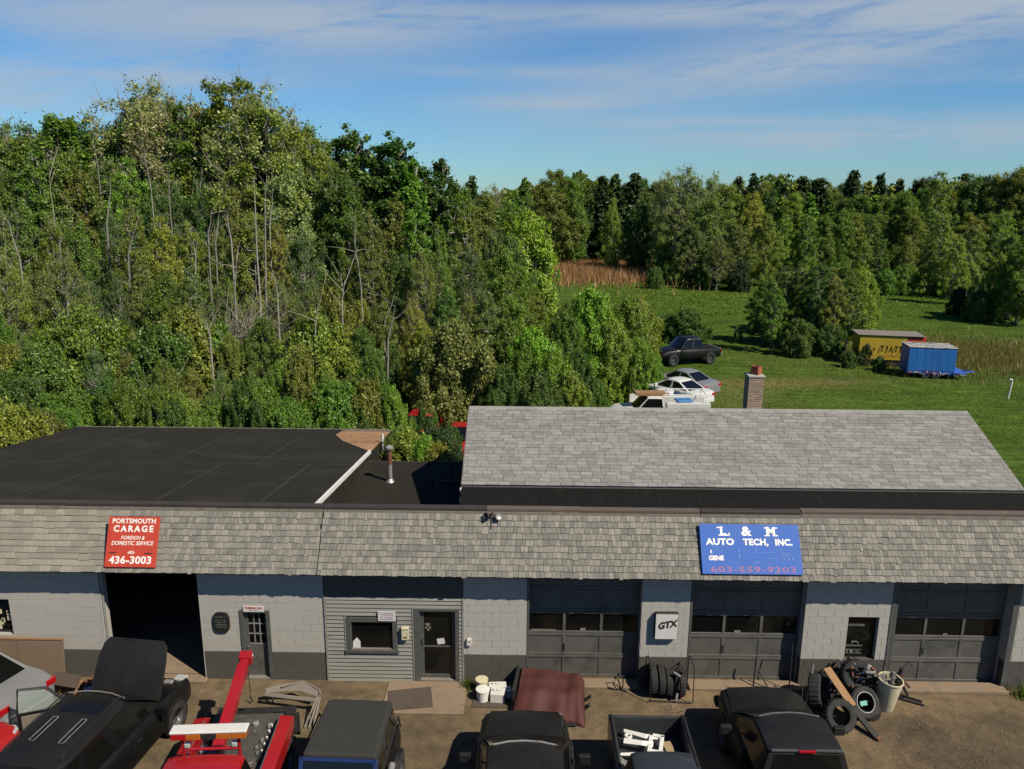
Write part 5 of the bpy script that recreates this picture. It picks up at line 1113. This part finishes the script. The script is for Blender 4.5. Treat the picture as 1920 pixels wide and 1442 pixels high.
# ------------------------------------------------------------------ foliage
M['leaf'] = leaf_mat('leaf', .38, .5, 1.55); M['leaf_pine'] = leaf_mat('leaf_pine', .05, .5, 1.5)
M['bark'] = mat('bark', (.14, .12, .095), .9, 0, .3, 6, dirt=(.07, .06, .045), ds=3, objrand=.2, stretch=(1, 1, .3))
M['bark_pale'] = mat('bark_pale', (.34, .32, .27), .85, 0, .2, 5, dirt=(.12, .11, .09), ds=4, dlo=.55, objrand=.15)
M['twig'] = mat('twig', (.34, .31, .23), .9, 0, .3, 5, island=.3)
def leaves_mesh(name, P, S, m_, upb=.35, stretch=1.6, droop=0., out=None):
    """rhombic leaf clumps: P centres, S sizes"""
    n = len(P); u = rng.normal(size=(n, 3)); u[:, 2] = u[:, 2]*.8+droop; u /= np.linalg.norm(u, axis=1)[:, None]
    nn = rng.normal(size=(n, 3))*.55; nn[:, 2] += upb*1.6
    if out is not None: nn += out
    nn /= np.linalg.norm(nn, axis=1)[:, None]; v = np.cross(nn, u); v /= np.linalg.norm(v, axis=1)[:, None]+1e-9
    s = S[:, None]; a = u*s*stretch*.5; b = v*s*.5
    V = np.stack([P-a, P+b-a*.1, P+a, P-b-a*.1], 1).reshape(-1, 3).astype(np.float32)
    me = bpy.data.meshes.new(name); me.vertices.add(4*n); me.vertices.foreach_set('co', V.ravel())
    me.loops.add(4*n); me.loops.foreach_set('vertex_index', np.arange(4*n, dtype=np.int32)); me.polygons.add(n)
    me.polygons.foreach_set('loop_start', np.arange(0, 4*n, 4, dtype=np.int32)); me.update(calc_edges=True); me.materials.append(M[m_]); return me
def sphere_pts(n):
    d = rng.normal(size=(n, 3)); d /= np.linalg.norm(d, axis=1)[:, None]; return d
def make_kind(kind, seed):
    """returns (trunk mesh, crown mesh); unit height about 10 m"""
    global rng; rng = np.random.default_rng(seed); rnd = random.Random(seed)
    H = 10.; K = dict(broad=dict(r=3.0, zb=.10, nc=240, nl=46000, ls=.095, cr=.50, cz=.7, pale=False, top=.55),
                      tall=dict(r=2.2, zb=.20, nc=200, nl=33000, ls=.080, cr=.36, cz=.9, pale=True, top=.5),
                      poplar=dict(r=1.6, zb=.12, nc=140, nl=34000, ls=.09, cr=.30, cz=1.35, pale=True, top=.35),
                      sparse=dict(r=2.4, zb=.22, nc=230, nl=24000, ls=.066, cr=.36, cz=.8, pale=True, top=.6),
                      willow=dict(r=3.4, zb=.0, nc=200, nl=38000, ls=.11, cr=.42, cz=2.1, pale=False, top=.45),
                      shrub=dict(r=6.0, zb=.0, nc=170, nl=34000, ls=.22, cr=.85, cz=1.1, pale=False, top=.5),
                      pine=dict(r=2.6, zb=.1, nc=120, nl=14000, ls=.20, cr=.7, cz=.35, pale=False, top=.2))[kind]
    C_ = []
    for i in range(K['nc']):
        t = (i+.5)/K['nc']; t = t**.9
        if kind == 'pine': rad = K['r']*(1-t)**.75*(.7+.3*math.sin(t*40))+.15
        elif kind == 'poplar': rad = K['r']*(math.sin(math.pi*min(1, t*.80+.16)))**.8
        elif kind in ('shrub', 'willow'): rad = K['r']*math.sqrt(max(0, 1-t**3))
        else: rad = K['r']*(math.sin(math.pi*min(.97, t*.74+.22)))**.75
        a = i*2.39996+rnd.uniform(-.5, .5); rad *= 1+.22*math.sin(a*2+t*7+seed)+.14*math.sin(a*5-t*11); rr = rad*rnd.uniform(.3, 1.0)**.6*rnd.uniform(.8, 1.15)
        z = H*(K['zb']+(1-K['zb'])*t)*rnd.uniform(.93, 1.03)
        C_.append((rr*math.cos(a), rr*math.sin(a), z, rnd.uniform(.45, 1.35)*K['cr']*(1-.45*t if kind in ('poplar', 'tall', 'pine') else 1-.25*t)))
    C_ = np.array(C_); wts = C_[:, 3]**2; wts /= wts.sum(); idx = rng.choice(len(C_), K['nl'], p=wts)
    d = sphere_pts(K['nl'])*(rng.random(K['nl'])[:, None]**.45)
    P = C_[idx, :3]+d*C_[idx, 3:4]*np.array([1, 1, K['cz']])
    P += rng.normal(size=P.shape)*(.02+.10*rng.random((len(P), 1))**3)*K['r']*.7
    P[:, 2] = np.maximum(P[:, 2], .05)
    S = K['ls']*rng.uniform(.6, 1.35, K['nl'])
    ax = P.copy(); ax[:, 2] = (ax[:, 2]-H*.45)*.5; ax /= np.linalg.norm(ax, axis=1)[:, None]+1e-6; out = ax*.75+d*.65
    crown = leaves_mesh('crown', P, S, 'leaf_pine' if kind == 'pine' else 'leaf', stretch=2.4 if kind in ('willow', 'pine') else 1.6, droop=.8 if kind == 'willow' else 0, out=out)
    q = MB(); bend = [(0, 0)]; n = 7
    for i in range(n): bend.append((bend[-1][0]+rnd.uniform(-.14, .14), bend[-1][1]+rnd.uniform(-.14, .14)))
    r0 = .13 if kind != 'shrub' else .07
    tp = [(bend[i][0], bend[i][1], H*.95*i/n) for i in range(n+1)]
    if kind not in ('shrub', 'willow'): q.tube(tp, [r0*(1-.88*i/n) for i in range(n+1)], 7)
    for (x, y, z, c) in C_[::3 if kind != 'pine' else 5]:
        zz = max(.2, z-rnd.uniform(.5, .9)*math.hypot(x, y)-.3*(kind == 'sparse')); k = min(n-1, int(zz/(H*.95)*n)); f_ = zz/(H*.95)*n-k
        p0 = Vector(tp[k]).lerp(Vector(tp[k+1]), f_) if kind not in ('shrub', 'willow') else Vector((x*.2, y*.2, 0))
        p1 = Vector((x, y, z)); mid = p0.lerp(p1, .5)+Vector((rnd.uniform(-.2, .2), rnd.uniform(-.2, .2), -.25 if kind != 'poplar' else -.5))
        q.tube([p0, mid, p1], [.05, .035, .012], 4, 0)
        for _ in range(5 if kind in ('sparse', 'tall') else 2):
            e = p1+Vector((rnd.gauss(0, .5), rnd.gauss(0, .5), rnd.uniform(.1, .9)))*c*1.3; q.tube([mid.lerp(p1, rnd.random()), e], [.014, .005], 3, 1, cap=False)
    if kind != 'pine':
        for _ in range(190):
            x, y, z, c = C_[rnd.randrange(len(C_))]; s_ = Vector((x, y, z))*1.0; o_ = Vector((x, y, 0)); o_ = o_.normalized() if o_.length > .01 else Vector((1, 0, 0))
            s_ = s_+o_*c*.3; e = s_+o_*rnd.uniform(.1, .7)*c+Vector((rnd.gauss(0, .3), rnd.gauss(0, .3), rnd.uniform(.2, 1.1)*(1.6 if kind == 'shrub' else .5 if kind == 'poplar' else 1)))*(.6+c*.4)
            q.tube([s_, e], [.013 if kind != 'shrub' else .022, .005], 3, 1, cap=False)
    bark = 'bark_pale' if K['pale'] else 'bark'
    trunk = q.mesh('trunk', [bark, 'twig'], 60)
    return trunk, crown
PROTO = {}
for kd, cnt in (('broad', 3), ('tall', 3), ('poplar', 2), ('sparse', 2), ('willow', 2), ('shrub', 4), ('pine', 2)):
    PROTO[kd] = [make_kind(kd, 100+hash_) for hash_ in [sum(map(ord, kd))*7+i for i in range(cnt)]]
PAL = dict(bright=(.165, .275, .034), green=(.110, .190, .026), dark=(.068, .130, .024), olive=(.155, .195, .034), pale=(.225, .255, .10), brown=(.135, .175, .042), yellow=(.205, .24, .035), deep=(.030, .054, .018))
TONE = dict(bright='bright green', green='mid green', dark='dark green', olive='olive green', pale='pale grey-green', brown='brownish', yellow='yellow-green', deep='blackish green')
KN = dict(broad='broad-crowned', tall='tall slender', poplar='narrow poplar', sparse='thin-leaved', willow='bushy upright', shrub='rounded', pine='pine-like')
def where(px):
    for lim, t_ in ((110, 'at the far left edge'), (230, 'left of the red sign'), (400, 'above the red sign'), (520, 'above the nine-pane door'), (640, 'behind the torn roof corner'), (740, 'above the white downspout'), (880, 'above the low middle roof'), (1000, 'behind the left gable end'),
                    (1130, 'left of the utility truck'), (1260, 'above the utility truck'), (1400, 'above the field pickup'), (1520, 'above the chimney'), (1640, 'left of the painted trailer'), (1780, 'above the blue trailer'), (1850, 'right of the blue trailer')):
        if px < lim: return t_
    return 'at the far right edge'
seen_l = {}
def plant(kind, px, top, Y_, tone, wk=1., label=None, name=None, base=None, lean=0, depthlab=None, jit=.12, shrubby=None):
    """tree whose top shows at (px, top) of the photo, standing on the ground at depth Y_"""
    p = ony(px, top, Y_); h = max(.8, p[2]); pr = random.choice(PROTO[kind]); s = h/10.2
    cat = 'shrub' if kind == 'shrub' else ('bush' if kind == 'willow' else 'tree')
    nm = name or dict(shrub='shrub', willow='willow_bush', poplar='poplar_tree', pine='pine_tree', sparse='aspen_tree', tall='birch_tree', broad='leafy_tree')[kind]
    if not label:
        row = 'far treeline' if Y_ > 75 else ('rear row' if Y_ > 52 else ('middle row' if Y_ > 32 else 'front row'))
        label = f"{TONE[tone]} {KN[kind]} {cat}, {row}, {where(px)}"
    seen_l.setdefault(label, []).append(None)
    t = thing(nm, label, cat, (p[0], p[1], 0), random.random()*6.28)
    t['_px'] = float(px)
    wk *= random.uniform(.88, 1.14)
    t.scale = (s*wk, s*wk, s); t.rotation_euler.x = lean
    a = link('trunk', pr[0], t); b = link('crown', pr[1], t)
    c = PAL[tone]; j = [random.uniform(1-jit, 1+jit) for _ in range(3)]; m_ = random.uniform(.85, 1.15)
    b.color = (c[0]*j[0]*m_, c[1]*j[1]*m_, c[2]*j[2]*m_, 1)
    seen_l[label][-1] = t
    return t
rnd = random.Random(5); random.seed(21)
# skyline of the left wood: (kind, px, top, depth, tone, width)
for a in [('sparse', 22, 228, 50, 'olive', 1.0), ('broad', 60, 240, 46, 'green', .9), ('poplar', 102, 214, 44, 'green', 1.5), ('broad', 150, 232, 48, 'dark', .9), ('tall', 190, 240, 50, 'olive', 1.0), ('broad', 262, 190, 50, 'green', .62), ('sparse', 275, 152, 50, 'pale', 1.15), ('sparse', 305, 175, 46, 'pale', .9),
          ('tall', 345, 196, 46, 'green', .9), ('broad', 385, 196, 48, 'olive', .7), ('tall', 432, 142, 46, 'olive', 1.0), ('sparse', 475, 160, 43, 'pale', 1.1), ('tall', 500, 190, 42, 'olive', 1.0), ('sparse', 530, 205, 46, 'pale', .9), ('broad', 560, 232, 47, 'green', .7), ('broad', 600, 268, 48, 'green', .7), ('tall', 588, 258, 42, 'olive', .8),
          ('poplar', 664, 234, 44, 'dark', 1.15), ('poplar', 690, 275, 44, 'dark', .9), ('poplar', 745, 248, 44, 'dark', 1.25), ('poplar', 770, 300, 42, 'green', 1.), ('poplar', 828, 298, 44, 'dark', 1.1), ('poplar', 800, 330, 46, 'green', 1.),
          ('pine', 885, 328, 60, 'deep', .7), ('sparse', 925, 348, 70, 'pale', .8), ('broad', 860, 350, 46, 'green', .7), ('broad', 905, 362, 44, 'olive', .7), ('broad', 950, 378, 44, 'green', .7), ('willow', 985, 405, 42, 'bright', 0.85), ('broad', 640, 300, 50, 'olive', .8), ('broad', 710, 330, 50, 'green', .8),
          ('broad', 230, 235, 54, 'dark', .8), ('broad', 320, 240, 54, 'green', .8), ('broad', 120, 260, 54, 'olive', .9), ('broad', 10, 262, 54, 'green', .9), ('broad', -40, 240, 50, 'olive', 1), ('broad', 470, 230, 54, 'green', .9), ('broad', 540, 262, 54, 'olive', .9), ('poplar', 720, 300, 47, 'green', 1.1)]:
    plant(*a)
# middle rows, lower and lower towards the building
def rows(specs):
    for Y_, x0, x1, step, t0, t1, kinds, tones, wk in specs:
        x = x0+rnd.random()*step
        while x < x1:
            f = (x-x0)/(x1-x0); top = t0+(t1-t0)*f+rnd.uniform(-28, 28)*(1 if Y_ < 60 else .35)
            if not (Y_ < 21 and 752 < x < 890): plant(rnd.choice(kinds), x, top, Y_+rnd.uniform(-1, 1)*(2 if Y_ > 16 else .6), rnd.choice(tones), wk)
            x += step*rnd.uniform(.7, 1.3)
rows([(41, -60, 640, 48, 296, 336, ['tall', 'tall', 'sparse', 'broad'], ['olive', 'green', 'dark', 'olive', 'pale', 'bright'], .72),
      (38, 640, 1000, 46, 366, 426, ['broad', 'tall', 'poplar', 'tall'], ['green', 'dark', 'olive'], .7),
      (34, -60, 620, 50, 390, 405, ['broad', 'tall', 'tall', 'sparse'], ['olive', 'dark', 'olive', 'brown', 'green', 'yellow'], .66),
      (33, 620, 980, 48, 450, 490, ['broad', 'tall', 'sparse'], ['olive', 'green', 'yellow', 'dark'], .7),
      (27, -60, 400, 50, 490, 495, ['broad', 'tall', 'sparse', 'willow'], ['olive', 'dark', 'green', 'yellow', 'brown'], .66),
      (27, 400, 960, 48, 530, 555, ['broad', 'tall', 'sparse', 'willow'], ['olive', 'dark', 'brown', 'green', 'yellow'], .7),
      (22, -60, 900, 54, 600, 625, ['shrub', 'willow', 'broad', 'sparse'], ['olive', 'dark', 'brown', 'green', 'yellow'], .66),
      (18, -60, 880, 52, 668, 680, ['shrub', 'willow', 'broad', 'sparse'], ['olive', 'dark', 'green', 'green', 'olive', 'brown'], .6),
      (15.6, -60, 745, 48, 725, 735, ['shrub', 'willow', 'shrub'], ['green', 'olive', 'green', 'dark', 'bright'], .55),
      (14.3, 200, 690, 50, 778, 776, ['willow', 'shrub'], ['green', 'green', 'dark', 'bright'], .5)])
# far left, bushes beside the flat roof
for a in [('shrub', 20, 770, 9.5, 'yellow', .6), ('shrub', -20, 740, 11, 'olive', .6), ('shrub', 75, 775, 12.5, 'brown', .5), ('shrub', 130, 770, 14, 'green', .5)]:
    p = ony(a[1], a[2], a[3]); 
    if p[0] < -17.8 or a[3] > 12.4: plant(*a)
# bright willow clump behind the gable roof
for a in [('willow', 1180, 565, 30, 'bright', 0.92), ('willow', 1110, 545, 29, 'bright', 0.90), ('willow', 1150, 600, 28, 'bright', 0.90), ('willow', 1200, 640, 28.5, 'bright', 0.92), ('willow', 1230, 668, 29.5, 'bright', 0.80), ('willow', 1060, 590, 27, 'green', 0.90), ('willow', 1000, 620, 24, 'bright', 0.90), ('willow', 950, 600, 25, 'green', 0.90), ('willow', 985, 655, 23, 'green', 0.90),
          ('willow', 1040, 660, 22, 'bright', 0.90), ('willow', 1085, 660, 23, 'dark', 0.80), ('shrub', 945, 690, 21, 'dark', .6), ('shrub', 1010, 705, 18.5, 'dark', .6), ('shrub', 1070, 700, 21, 'olive', .5), ('shrub', 1125, 715, 24.5, 'green', .4), ('willow', 1185, 690, 27, 'green', .45), ('shrub', 925, 735, 20, 'dark', .4), ('shrub', 1195, 560, 36, 'olive', .6),
          ('broad', 1000, 540, 36, 'olive', .7), ('broad', 1060, 565, 34, 'green', .6), ('broad', 960, 500, 34, 'green', .7), ('willow', 1010, 450, 44, 'bright', .45), ('willow', 990, 430, 50, 'bright', 0.80), ('shrub', 1120, 550, 46, 'olive', .5),
          ('shrub', 815, 803, 10.5, 'deep', .6), ('shrub', 760, 800, 12.5, 'dark', .5), ('shrub', 772, 784, 17.6, 'green', .38), ('shrub', 790, 766, 18.9, 'dark', .34), ('willow', 815, 772, 18.6, 'green', .4), ('shrub', 806, 788, 17.4, 'dark', .35), ('shrub', 845, 800, 15.0, 'dark', .42), ('willow', 752, 755, 18.5, 'green', .5), ('willow', 765, 812, 9, 'yellow', 0.80), ('willow', 795, 822, 8.6, 'bright', 0.80), ('willow', 745, 818, 9.6, 'bright', 0.80), ('willow', 822, 838, 8.3, 'yellow', 0.90)]:
    plant(*a)
# field trees and bushes right of centre
for a in [('shrub', 1285, 580, 46, 'dark', 1.0), ('shrub', 1255, 590, 47, 'dark', .9), ('shrub', 1385, 612, 46, 'dark', .5), ('shrub', 1440, 575, 50, 'deep', .9), ('shrub', 1460, 600, 47, 'dark', .9), ('tall', 1440, 520, 46, 'green', 1.1), ('tall', 1600, 520, 43, 'green', 1.2), ('tall', 1555, 500, 45, 'olive', 1.2), ('tall', 1455, 530, 42, 'green', 1.0), ('tall', 1475, 500, 45, 'green', 1.1), ('broad', 1520, 480, 50, 'green', 1.0), ('tall', 1505, 500, 44, 'olive', 1.0), ('tall', 1540, 490, 43, 'dark', 1.0), ('broad', 1590, 500, 47, 'green', .9), ('tall', 1570, 520, 42, 'olive', .9), ('willow', 1620, 505, 48, 'yellow', .7), ('shrub', 1500, 600, 41, 'dark', .9), ('shrub', 1560, 610, 41, 'dark', .8), ('shrub', 1625, 640, 38, 'deep', .7), ('shrub', 1595, 660, 37, 'dark', .8), ('shrub', 1650, 668, 36, 'dark', .7), ('broad', 1490, 520, 52, 'dark', .9),
          ('broad', 1365, 345, 92, 'olive', .85), ('broad', 1330, 372, 88, 'brown', .95), ('broad', 1415, 362, 90, 'yellow', .75), ('broad', 1440, 400, 86, 'olive', .7), ('sparse', 1285, 312, 94, 'pale', 1.15), ('sparse', 1250, 322, 98, 'pale', .8), ('sparse', 1340, 322, 98, 'pale', .9), ('sparse', 1310, 330, 94, 'pale', .8), ('broad', 1260, 400, 96, 'green', .8), ('broad', 1380, 420, 82, 'brown', .9), ('broad', 1300, 420, 86, 'brown', .9), ('sparse', 1350, 440, 80, 'brown', .9), ('broad', 1240, 440, 92, 'olive', .8), ('shrub', 1330, 495, 82, 'dark', .7), ('shrub', 1265, 490, 86, 'brown', .7), ('shrub', 1390, 490, 80, 'deep', .7),
          ('willow', 1110, 430, 116, 'bright', .45), ('willow', 1095, 448, 114, 'bright', .45), ('shrub', 1060, 455, 122, 'green', .7), ('shrub', 1150, 465, 120, 'deep', .5), ('shrub', 1230, 500, 82, 'dark', .6), ('shrub', 1265, 512, 92, 'dark', .7), ('shrub', 1025, 455, 120, 'dark', .7)]:
    plant(*a)
# far treeline
rows([(128, 985, 1240, 34, 368, 368, ['broad', 'broad', 'tall'], ['olive', 'green', 'dark', 'olive'], .9),
      (136, 960, 1250, 36, 338, 343, ['broad', 'pine', 'broad'], ['dark', 'olive', 'green', 'deep'], .9),
      (108, 1440, 1940, 32, 370, 352, ['broad', 'broad', 'broad', 'pine'], ['green', 'green', 'olive', 'dark', 'yellow'], .95),
      (94, 1450, 1960, 36, 408, 390, ['broad', 'tall', 'broad'], ['green', 'green', 'olive', 'olive', 'bright', 'pale'], .95),
      (82, 1620, 1960, 40, 450, 440, ['broad', 'tall', 'tall'], ['olive', 'green', 'yellow', 'dark'], .95),
      (77, 1630, 1960, 40, 505, 510, ['shrub', 'shrub', 'willow'], ['olive', 'dark', 'yellow', 'green'], .8),
      (125, 1430, 1960, 40, 350, 338, ['broad', 'pine', 'broad'], ['dark', 'yellow', 'olive', 'deep'], .9),
      (150, 930, 1990, 42, 346, 334, ['broad', 'pine', 'broad'], ['olive', 'deep', 'dark'], .9),
      (145, 1440, 1780, 60, 352, 345, ['pine'], ['deep'], .8)])
for a in [('broad', 1040, 318, 108, 'olive', .9), ('broad', 1075, 335, 108, 'green', .7), ('pine', 1155, 325, 112, 'deep', 1.0), ('pine', 1190, 328, 112, 'deep', .9), ('pine', 1130, 333, 112, 'deep', .8), ('pine', 1085, 334, 112, 'deep', .8), ('pine', 1414, 324, 112, 'deep', .8), ('pine', 1508, 334, 112, 'deep', 1.), ('pine', 1538, 337, 112, 'deep', 1.), ('pine', 1601, 323, 112, 'deep', .75), ('pine', 1654, 323, 114, 'deep', .75), ('pine', 1690, 336, 112, 'deep', .8), ('pine', 1385, 334, 114, 'deep', .6), ('tall', 1762, 322, 100, 'olive', .8), ('broad', 1700, 360, 96, 'green', .8), ('broad', 1830, 330, 100, 'dark', .8), ('broad', 1880, 326, 98, 'olive', .8), ('broad', 1920, 316, 96, 'olive', .9), ('broad', 1960, 312, 96, 'dark', .9), ('tall', 1800, 440, 70, 'yellow', .9), ('tall', 1770, 400, 78, 'olive', 1.), ('tall', 1830, 420, 74, 'olive', 1.),
          ('willow', 1880, 480, 60, 'yellow', 0.90), ('broad', 1905, 470, 58, 'olive', .7), ('broad', 1930, 440, 56, 'green', .8), ('shrub', 1840, 545, 58, 'dark', .7), ('shrub', 1800, 540, 62, 'deep', .6), ('broad', 1150, 370, 100, 'yellow', .5), ('broad', 1200, 380, 100, 'dark', .8)]:
    plant(*a)
# group labels that are shared
ORD = ['leftmost', 'second from left', 'third from left', 'fourth from left', 'fifth from left', 'sixth from left', 'seventh from left', 'eighth from left']
for l_, ts in seen_l.items():
    ts.sort(key=lambda t: t['_px'])
    for i, t in enumerate(ts):
        del t['_px']
        if len(ts) > 1:
            t['label'] = l_+', '+(ORD[i] if i < len(ts)-1 else 'rightmost'); t['group'] = l_.replace('shrub', 'shrubs').replace('bush,', 'bushes,').replace('tree,', 'trees,')
# pale bare trunks that show through the wood
def bare_tree(lab, pts, r_, Y_, twigs=0, name='bare_tree'):
    Y_ += 2.5; r_ *= .6; P = [Vector(ony(px, py, Y_+dy)) for px, py, dy in pts]; P[0].z = 0
    t = thing(name, lab, 'tree trunk', tuple(P[0])); L = [p-P[0] for p in P]
    q = MB(); q.tube(L, [r_*(1-.85*i/(len(L)-1)) for i in range(len(L))], 7); q.build('trunk', 'bark_pale', t, smooth=60)
    if twigs:
        q = MB()
        for i in range(twigs):
            k = rnd.randrange(len(L)-1); f = rnd.random(); s_ = L[k].lerp(L[k+1], f); d = (L[-1]-L[0]).normalized()
            e = s_+(d*rnd.uniform(.2, 1)+Vector((rnd.gauss(0, .5), rnd.gauss(0, .4), rnd.gauss(0.2, .4))))*rnd.uniform(.5, 2.2); m_ = s_.lerp(e, .5)+Vector((0, 0, rnd.uniform(-.2, .2)))
            q.tube([s_, m_, e], [.025, .016, .006], 3, cap=False)
        q.build('twigs', 'twig', t)['kind'] = 'stuff'
    return t
bare_tree('pale trunk leaning right above the left end of the flat roof', [(150, 700, 0), (170, 650, 0), (186, 600, 0), (190, 585, 0)], .17, 24.)
bare_tree('straight pale grey trunk with bare side twigs behind the flat roof', [(368, 660, 0), (368, 600, 0), (366, 540, 0), (367, 480, 0), (362, 450, 0)], .17, 26.5, 16)
bare_tree('tall twin pale trunk, left stem, below the highest aspen', [(488, 640, 0), (488, 560, 0), (482, 480, 0), (478, 380, 0), (476, 330, 0)], .15, 27)
bare_tree('tall twin pale trunk, right stem, below the highest aspen', [(500, 640, 0), (499, 560, 0), (498, 480, 0), (497, 380, 0), (500, 330, 0)], .15, 27.3)
bare_tree('thin pale trunk rising at the far left edge of the wood', [(12, 620, 0), (12, 560, 0), (11, 500, 0), (10, 440, 0)], .09, 25)
bare_tree('pale forked trunk in the upper left wood above the red sign', [(198, 480, 0), (200, 420, 0), (207, 360, 0), (206, 330, 0)], .14, 31)
bare_tree('thin leaning pale stem above the torn roof corner', [(608, 640, 0), (616, 600, 0), (620, 565, 0)], .10, 23)
bare_tree('crooked pale stem above the white downspout', [(715, 650, 0), (722, 600, 0), (735, 570, 0), (742, 545, 0)], .09, 23)
bare_tree('broken pale stem leaning right in the upper wood', [(100, 480, 0), (112, 455, 0), (128, 430, 0)], .13, 30)
bare_tree('thin white birch stem standing in the field trees above the chimney', [(1448, 655, 0), (1450, 630, 0), (1452, 600, 0)], .07, 43)
bare_tree('white birch stem leaning in the clump left of the painted trailer', [(1522, 655, 0), (1530, 620, 0), (1538, 580, 0), (1534, 555, 0)], .08, 41.5)
bare_tree('pale grey trunk in the clump above the chimney', [(1512, 660, 0), (1512, 620, 0), (1510, 580, 0)], .08, 41.8)
bare_tree('fallen grey branchy trunk behind the middle of the flat roof', [(385, 655, 0), (410, 640, .3), (445, 622, .5), (470, 605, .5)], .11, 22, 110, 'fallen_tree')
bare_tree('grey dead brush heap right of the fallen trunk', [(400, 680, 0), (430, 650, .3), (470, 640, .5), (510, 645, .5)], .07, 20.5, 120, 'fallen_tree')
bare_tree('bare grey twigs rising just behind the flat roof edge', [(275, 795, 0), (282, 775, .1), (300, 762, .2)], .05, 14.6, 60, 'dead_branch')

SL = dict()
for i in range(20):
    px, py = rnd.uniform(10, 730), rnd.uniform(300, 640); Y_ = 41-(py-300)/380*23; ln = rnd.uniform(35, 95)*(1 if Y_ > 25 else .8); lean_ = rnd.choice([-1, 1])*rnd.uniform(0, 26)
    if px > 620 and py < 420: py += 130; Y_ = 41-(py-300)/380*23
    way = 'leaning right' if lean_ > 8 else ('leaning left' if lean_ < -8 else 'upright'); hg = 'high in the wood' if py < 430 else ('halfway up the wood' if py < 560 else 'low in the wood')
    lb_ = f"thin pale {way} stem {hg}, {where(px)}"
    k = SL.get(lb_, 0); SL[lb_] = k+1
    if k: continue
    bare_tree(lb_, [(px-lean_*.3, min(py+60, 760), 0), (px, py, 0), (px+lean_*.5+rnd.uniform(-3, 3), py-ln*.5, 0), (px+lean_, py-ln, 0)], rnd.uniform(.07, .12), Y_-3.0, 6, 'slender_tree')
# ------------------------------------------------------------------ grass tufts
def blades(name, n, fx, h, m_, colr, lab, wdt=.03, cat='grass', bend=.25):
    P = fx(n); n = len(P); hh = h*rng.uniform(.5, 1.25, n); a = rng.random(n)*6.283; dx = np.stack([np.cos(a), np.sin(a), np.zeros(n)], 1); w_ = wdt*rng.uniform(.6, 1.4, n)
    tip = P+np.stack([rng.normal(size=n)*bend*hh, rng.normal(size=n)*bend*hh, hh], 1)
    V = np.stack([P-dx*w_[:, None]/2, P+dx*w_[:, None]/2, tip], 1).reshape(-1, 3).astype(np.float32)
    me = bpy.data.meshes.new(name); me.vertices.add(3*n); me.vertices.foreach_set('co', V.ravel()); me.loops.add(3*n); me.loops.foreach_set('vertex_index', np.arange(3*n, dtype=np.int32)); me.polygons.add(n)
    me.polygons.foreach_set('loop_start', np.arange(0, 3*n, 3, dtype=np.int32)); me.update(calc_edges=True); me.materials.append(M[m_])
    o = link(name, me); o.color = (*colr, 1); return tag(o, lab, cat, kind='stuff')
def blob(x, y, rx, ry, den=None):
    def f(n):
        P = np.stack([rng.normal(size=n)*rx+x, rng.normal(size=n)*ry+y, np.zeros(n)-.02], 1); return P
    return f
def rect(x0, x1, y0, y1):
    return lambda n: np.stack([rng.uniform(x0, x1, n), rng.uniform(y0, y1, n), np.zeros(n)-.02], 1)
blades('tall_grass', 14000, blob(35, 41, 5.5, 4), .42, 'leaf', (.15, .125, .05), 'dry brown tall grass around and right of the trailers', .05)
blades('marsh_grass', 30000, blob(8, 105, 9.5, 8.5), 1.3, 'leaf', (.30, .17, .09), 'reddish-brown marsh grass at the far edge of the field', .12)
blades('lawn_grass', 110000, rect(8, 50, 20, 62), .07, 'leaf', (.07, .125, .013), 'short green grass of the field behind the gable roof', .05)
blades('rough_grass', 42000, rect(-30, 3.5, 13.5, 40), .45, 'leaf', (.11, .14, .025), 'rough green undergrowth between the bushes of the wood', .05)
blades('weeds', 5200, blob(-2.9, 8.6, 1.3, .9), .45, 'leaf', (.11, .15, .02), 'sunlit yellow-green weeds behind the low middle roof', .035)
blades('meadow_grass', 60000, rect(10, 75, 60, 130), .14, 'leaf', (.09, .15, .015), 'meadow grass reaching to the far trees', .16)
blades('wall_weeds', 500, blob(12.55, -.28, .22, .12), .35, 'leaf', (.10, .14, .03), 'green weeds growing at the right end of the block wall', .03)
blades('yard_weeds', 260, blob(-1.18, -.18, .07, .10), .2, 'leaf', (.09, .12, .03), 'small weeds at the corner of the concrete pad', .02)
# dark wood floor: low leaf litter mass under the trees
n = 60000
P = np.stack([rng.uniform(-48, 4, n), rng.uniform(15.5, 62, n), rng.random(n)**2*1.1+.02], 1); P = P[(P[:, 0] < -6) | (P[:, 1] > 22)]
o = link('undergrowth', leaves_mesh('undergrowth', P, .22*rng.uniform(.5, 1.3, len(P)), 'leaf')); o.color = (.10, .115, .03, 1); tag(o, 'low tangled undergrowth filling the floor of the wood', 'undergrowth', kind='stuff')
# distant wood that reads as one mass behind the tree rows
n = 70000; X_ = rng.uniform(-90, 190, n); Y2 = 165+rng.random(n)*22
top = 11.5+2.2*np.sin(X_*.13)+1.4*np.sin(X_*.41+2)+.9*np.sin(X_*1.1)
P = np.stack([X_, Y2, rng.random(n)**.6*top], 1)
o = link('far_wood', leaves_mesh('far_wood', P, .75*rng.uniform(.6, 1.3, n), 'leaf')); o.color = (.09, .125, .02, 1); tag(o, 'far-off wood closing the field at the horizon', 'wood', kind='stuff')

# lettering as plain meshes
bpy.context.view_layer.update(); dg = bpy.context.evaluated_depsgraph_get()
for o in [o for o in sc.objects if o.type == 'FONT']:
    me = bpy.data.meshes.new_from_object(o.evaluated_get(dg)); n_ = link('lettering', me, o.parent, o.location, o.rotation_euler, o.scale); bpy.data.objects.remove(o)
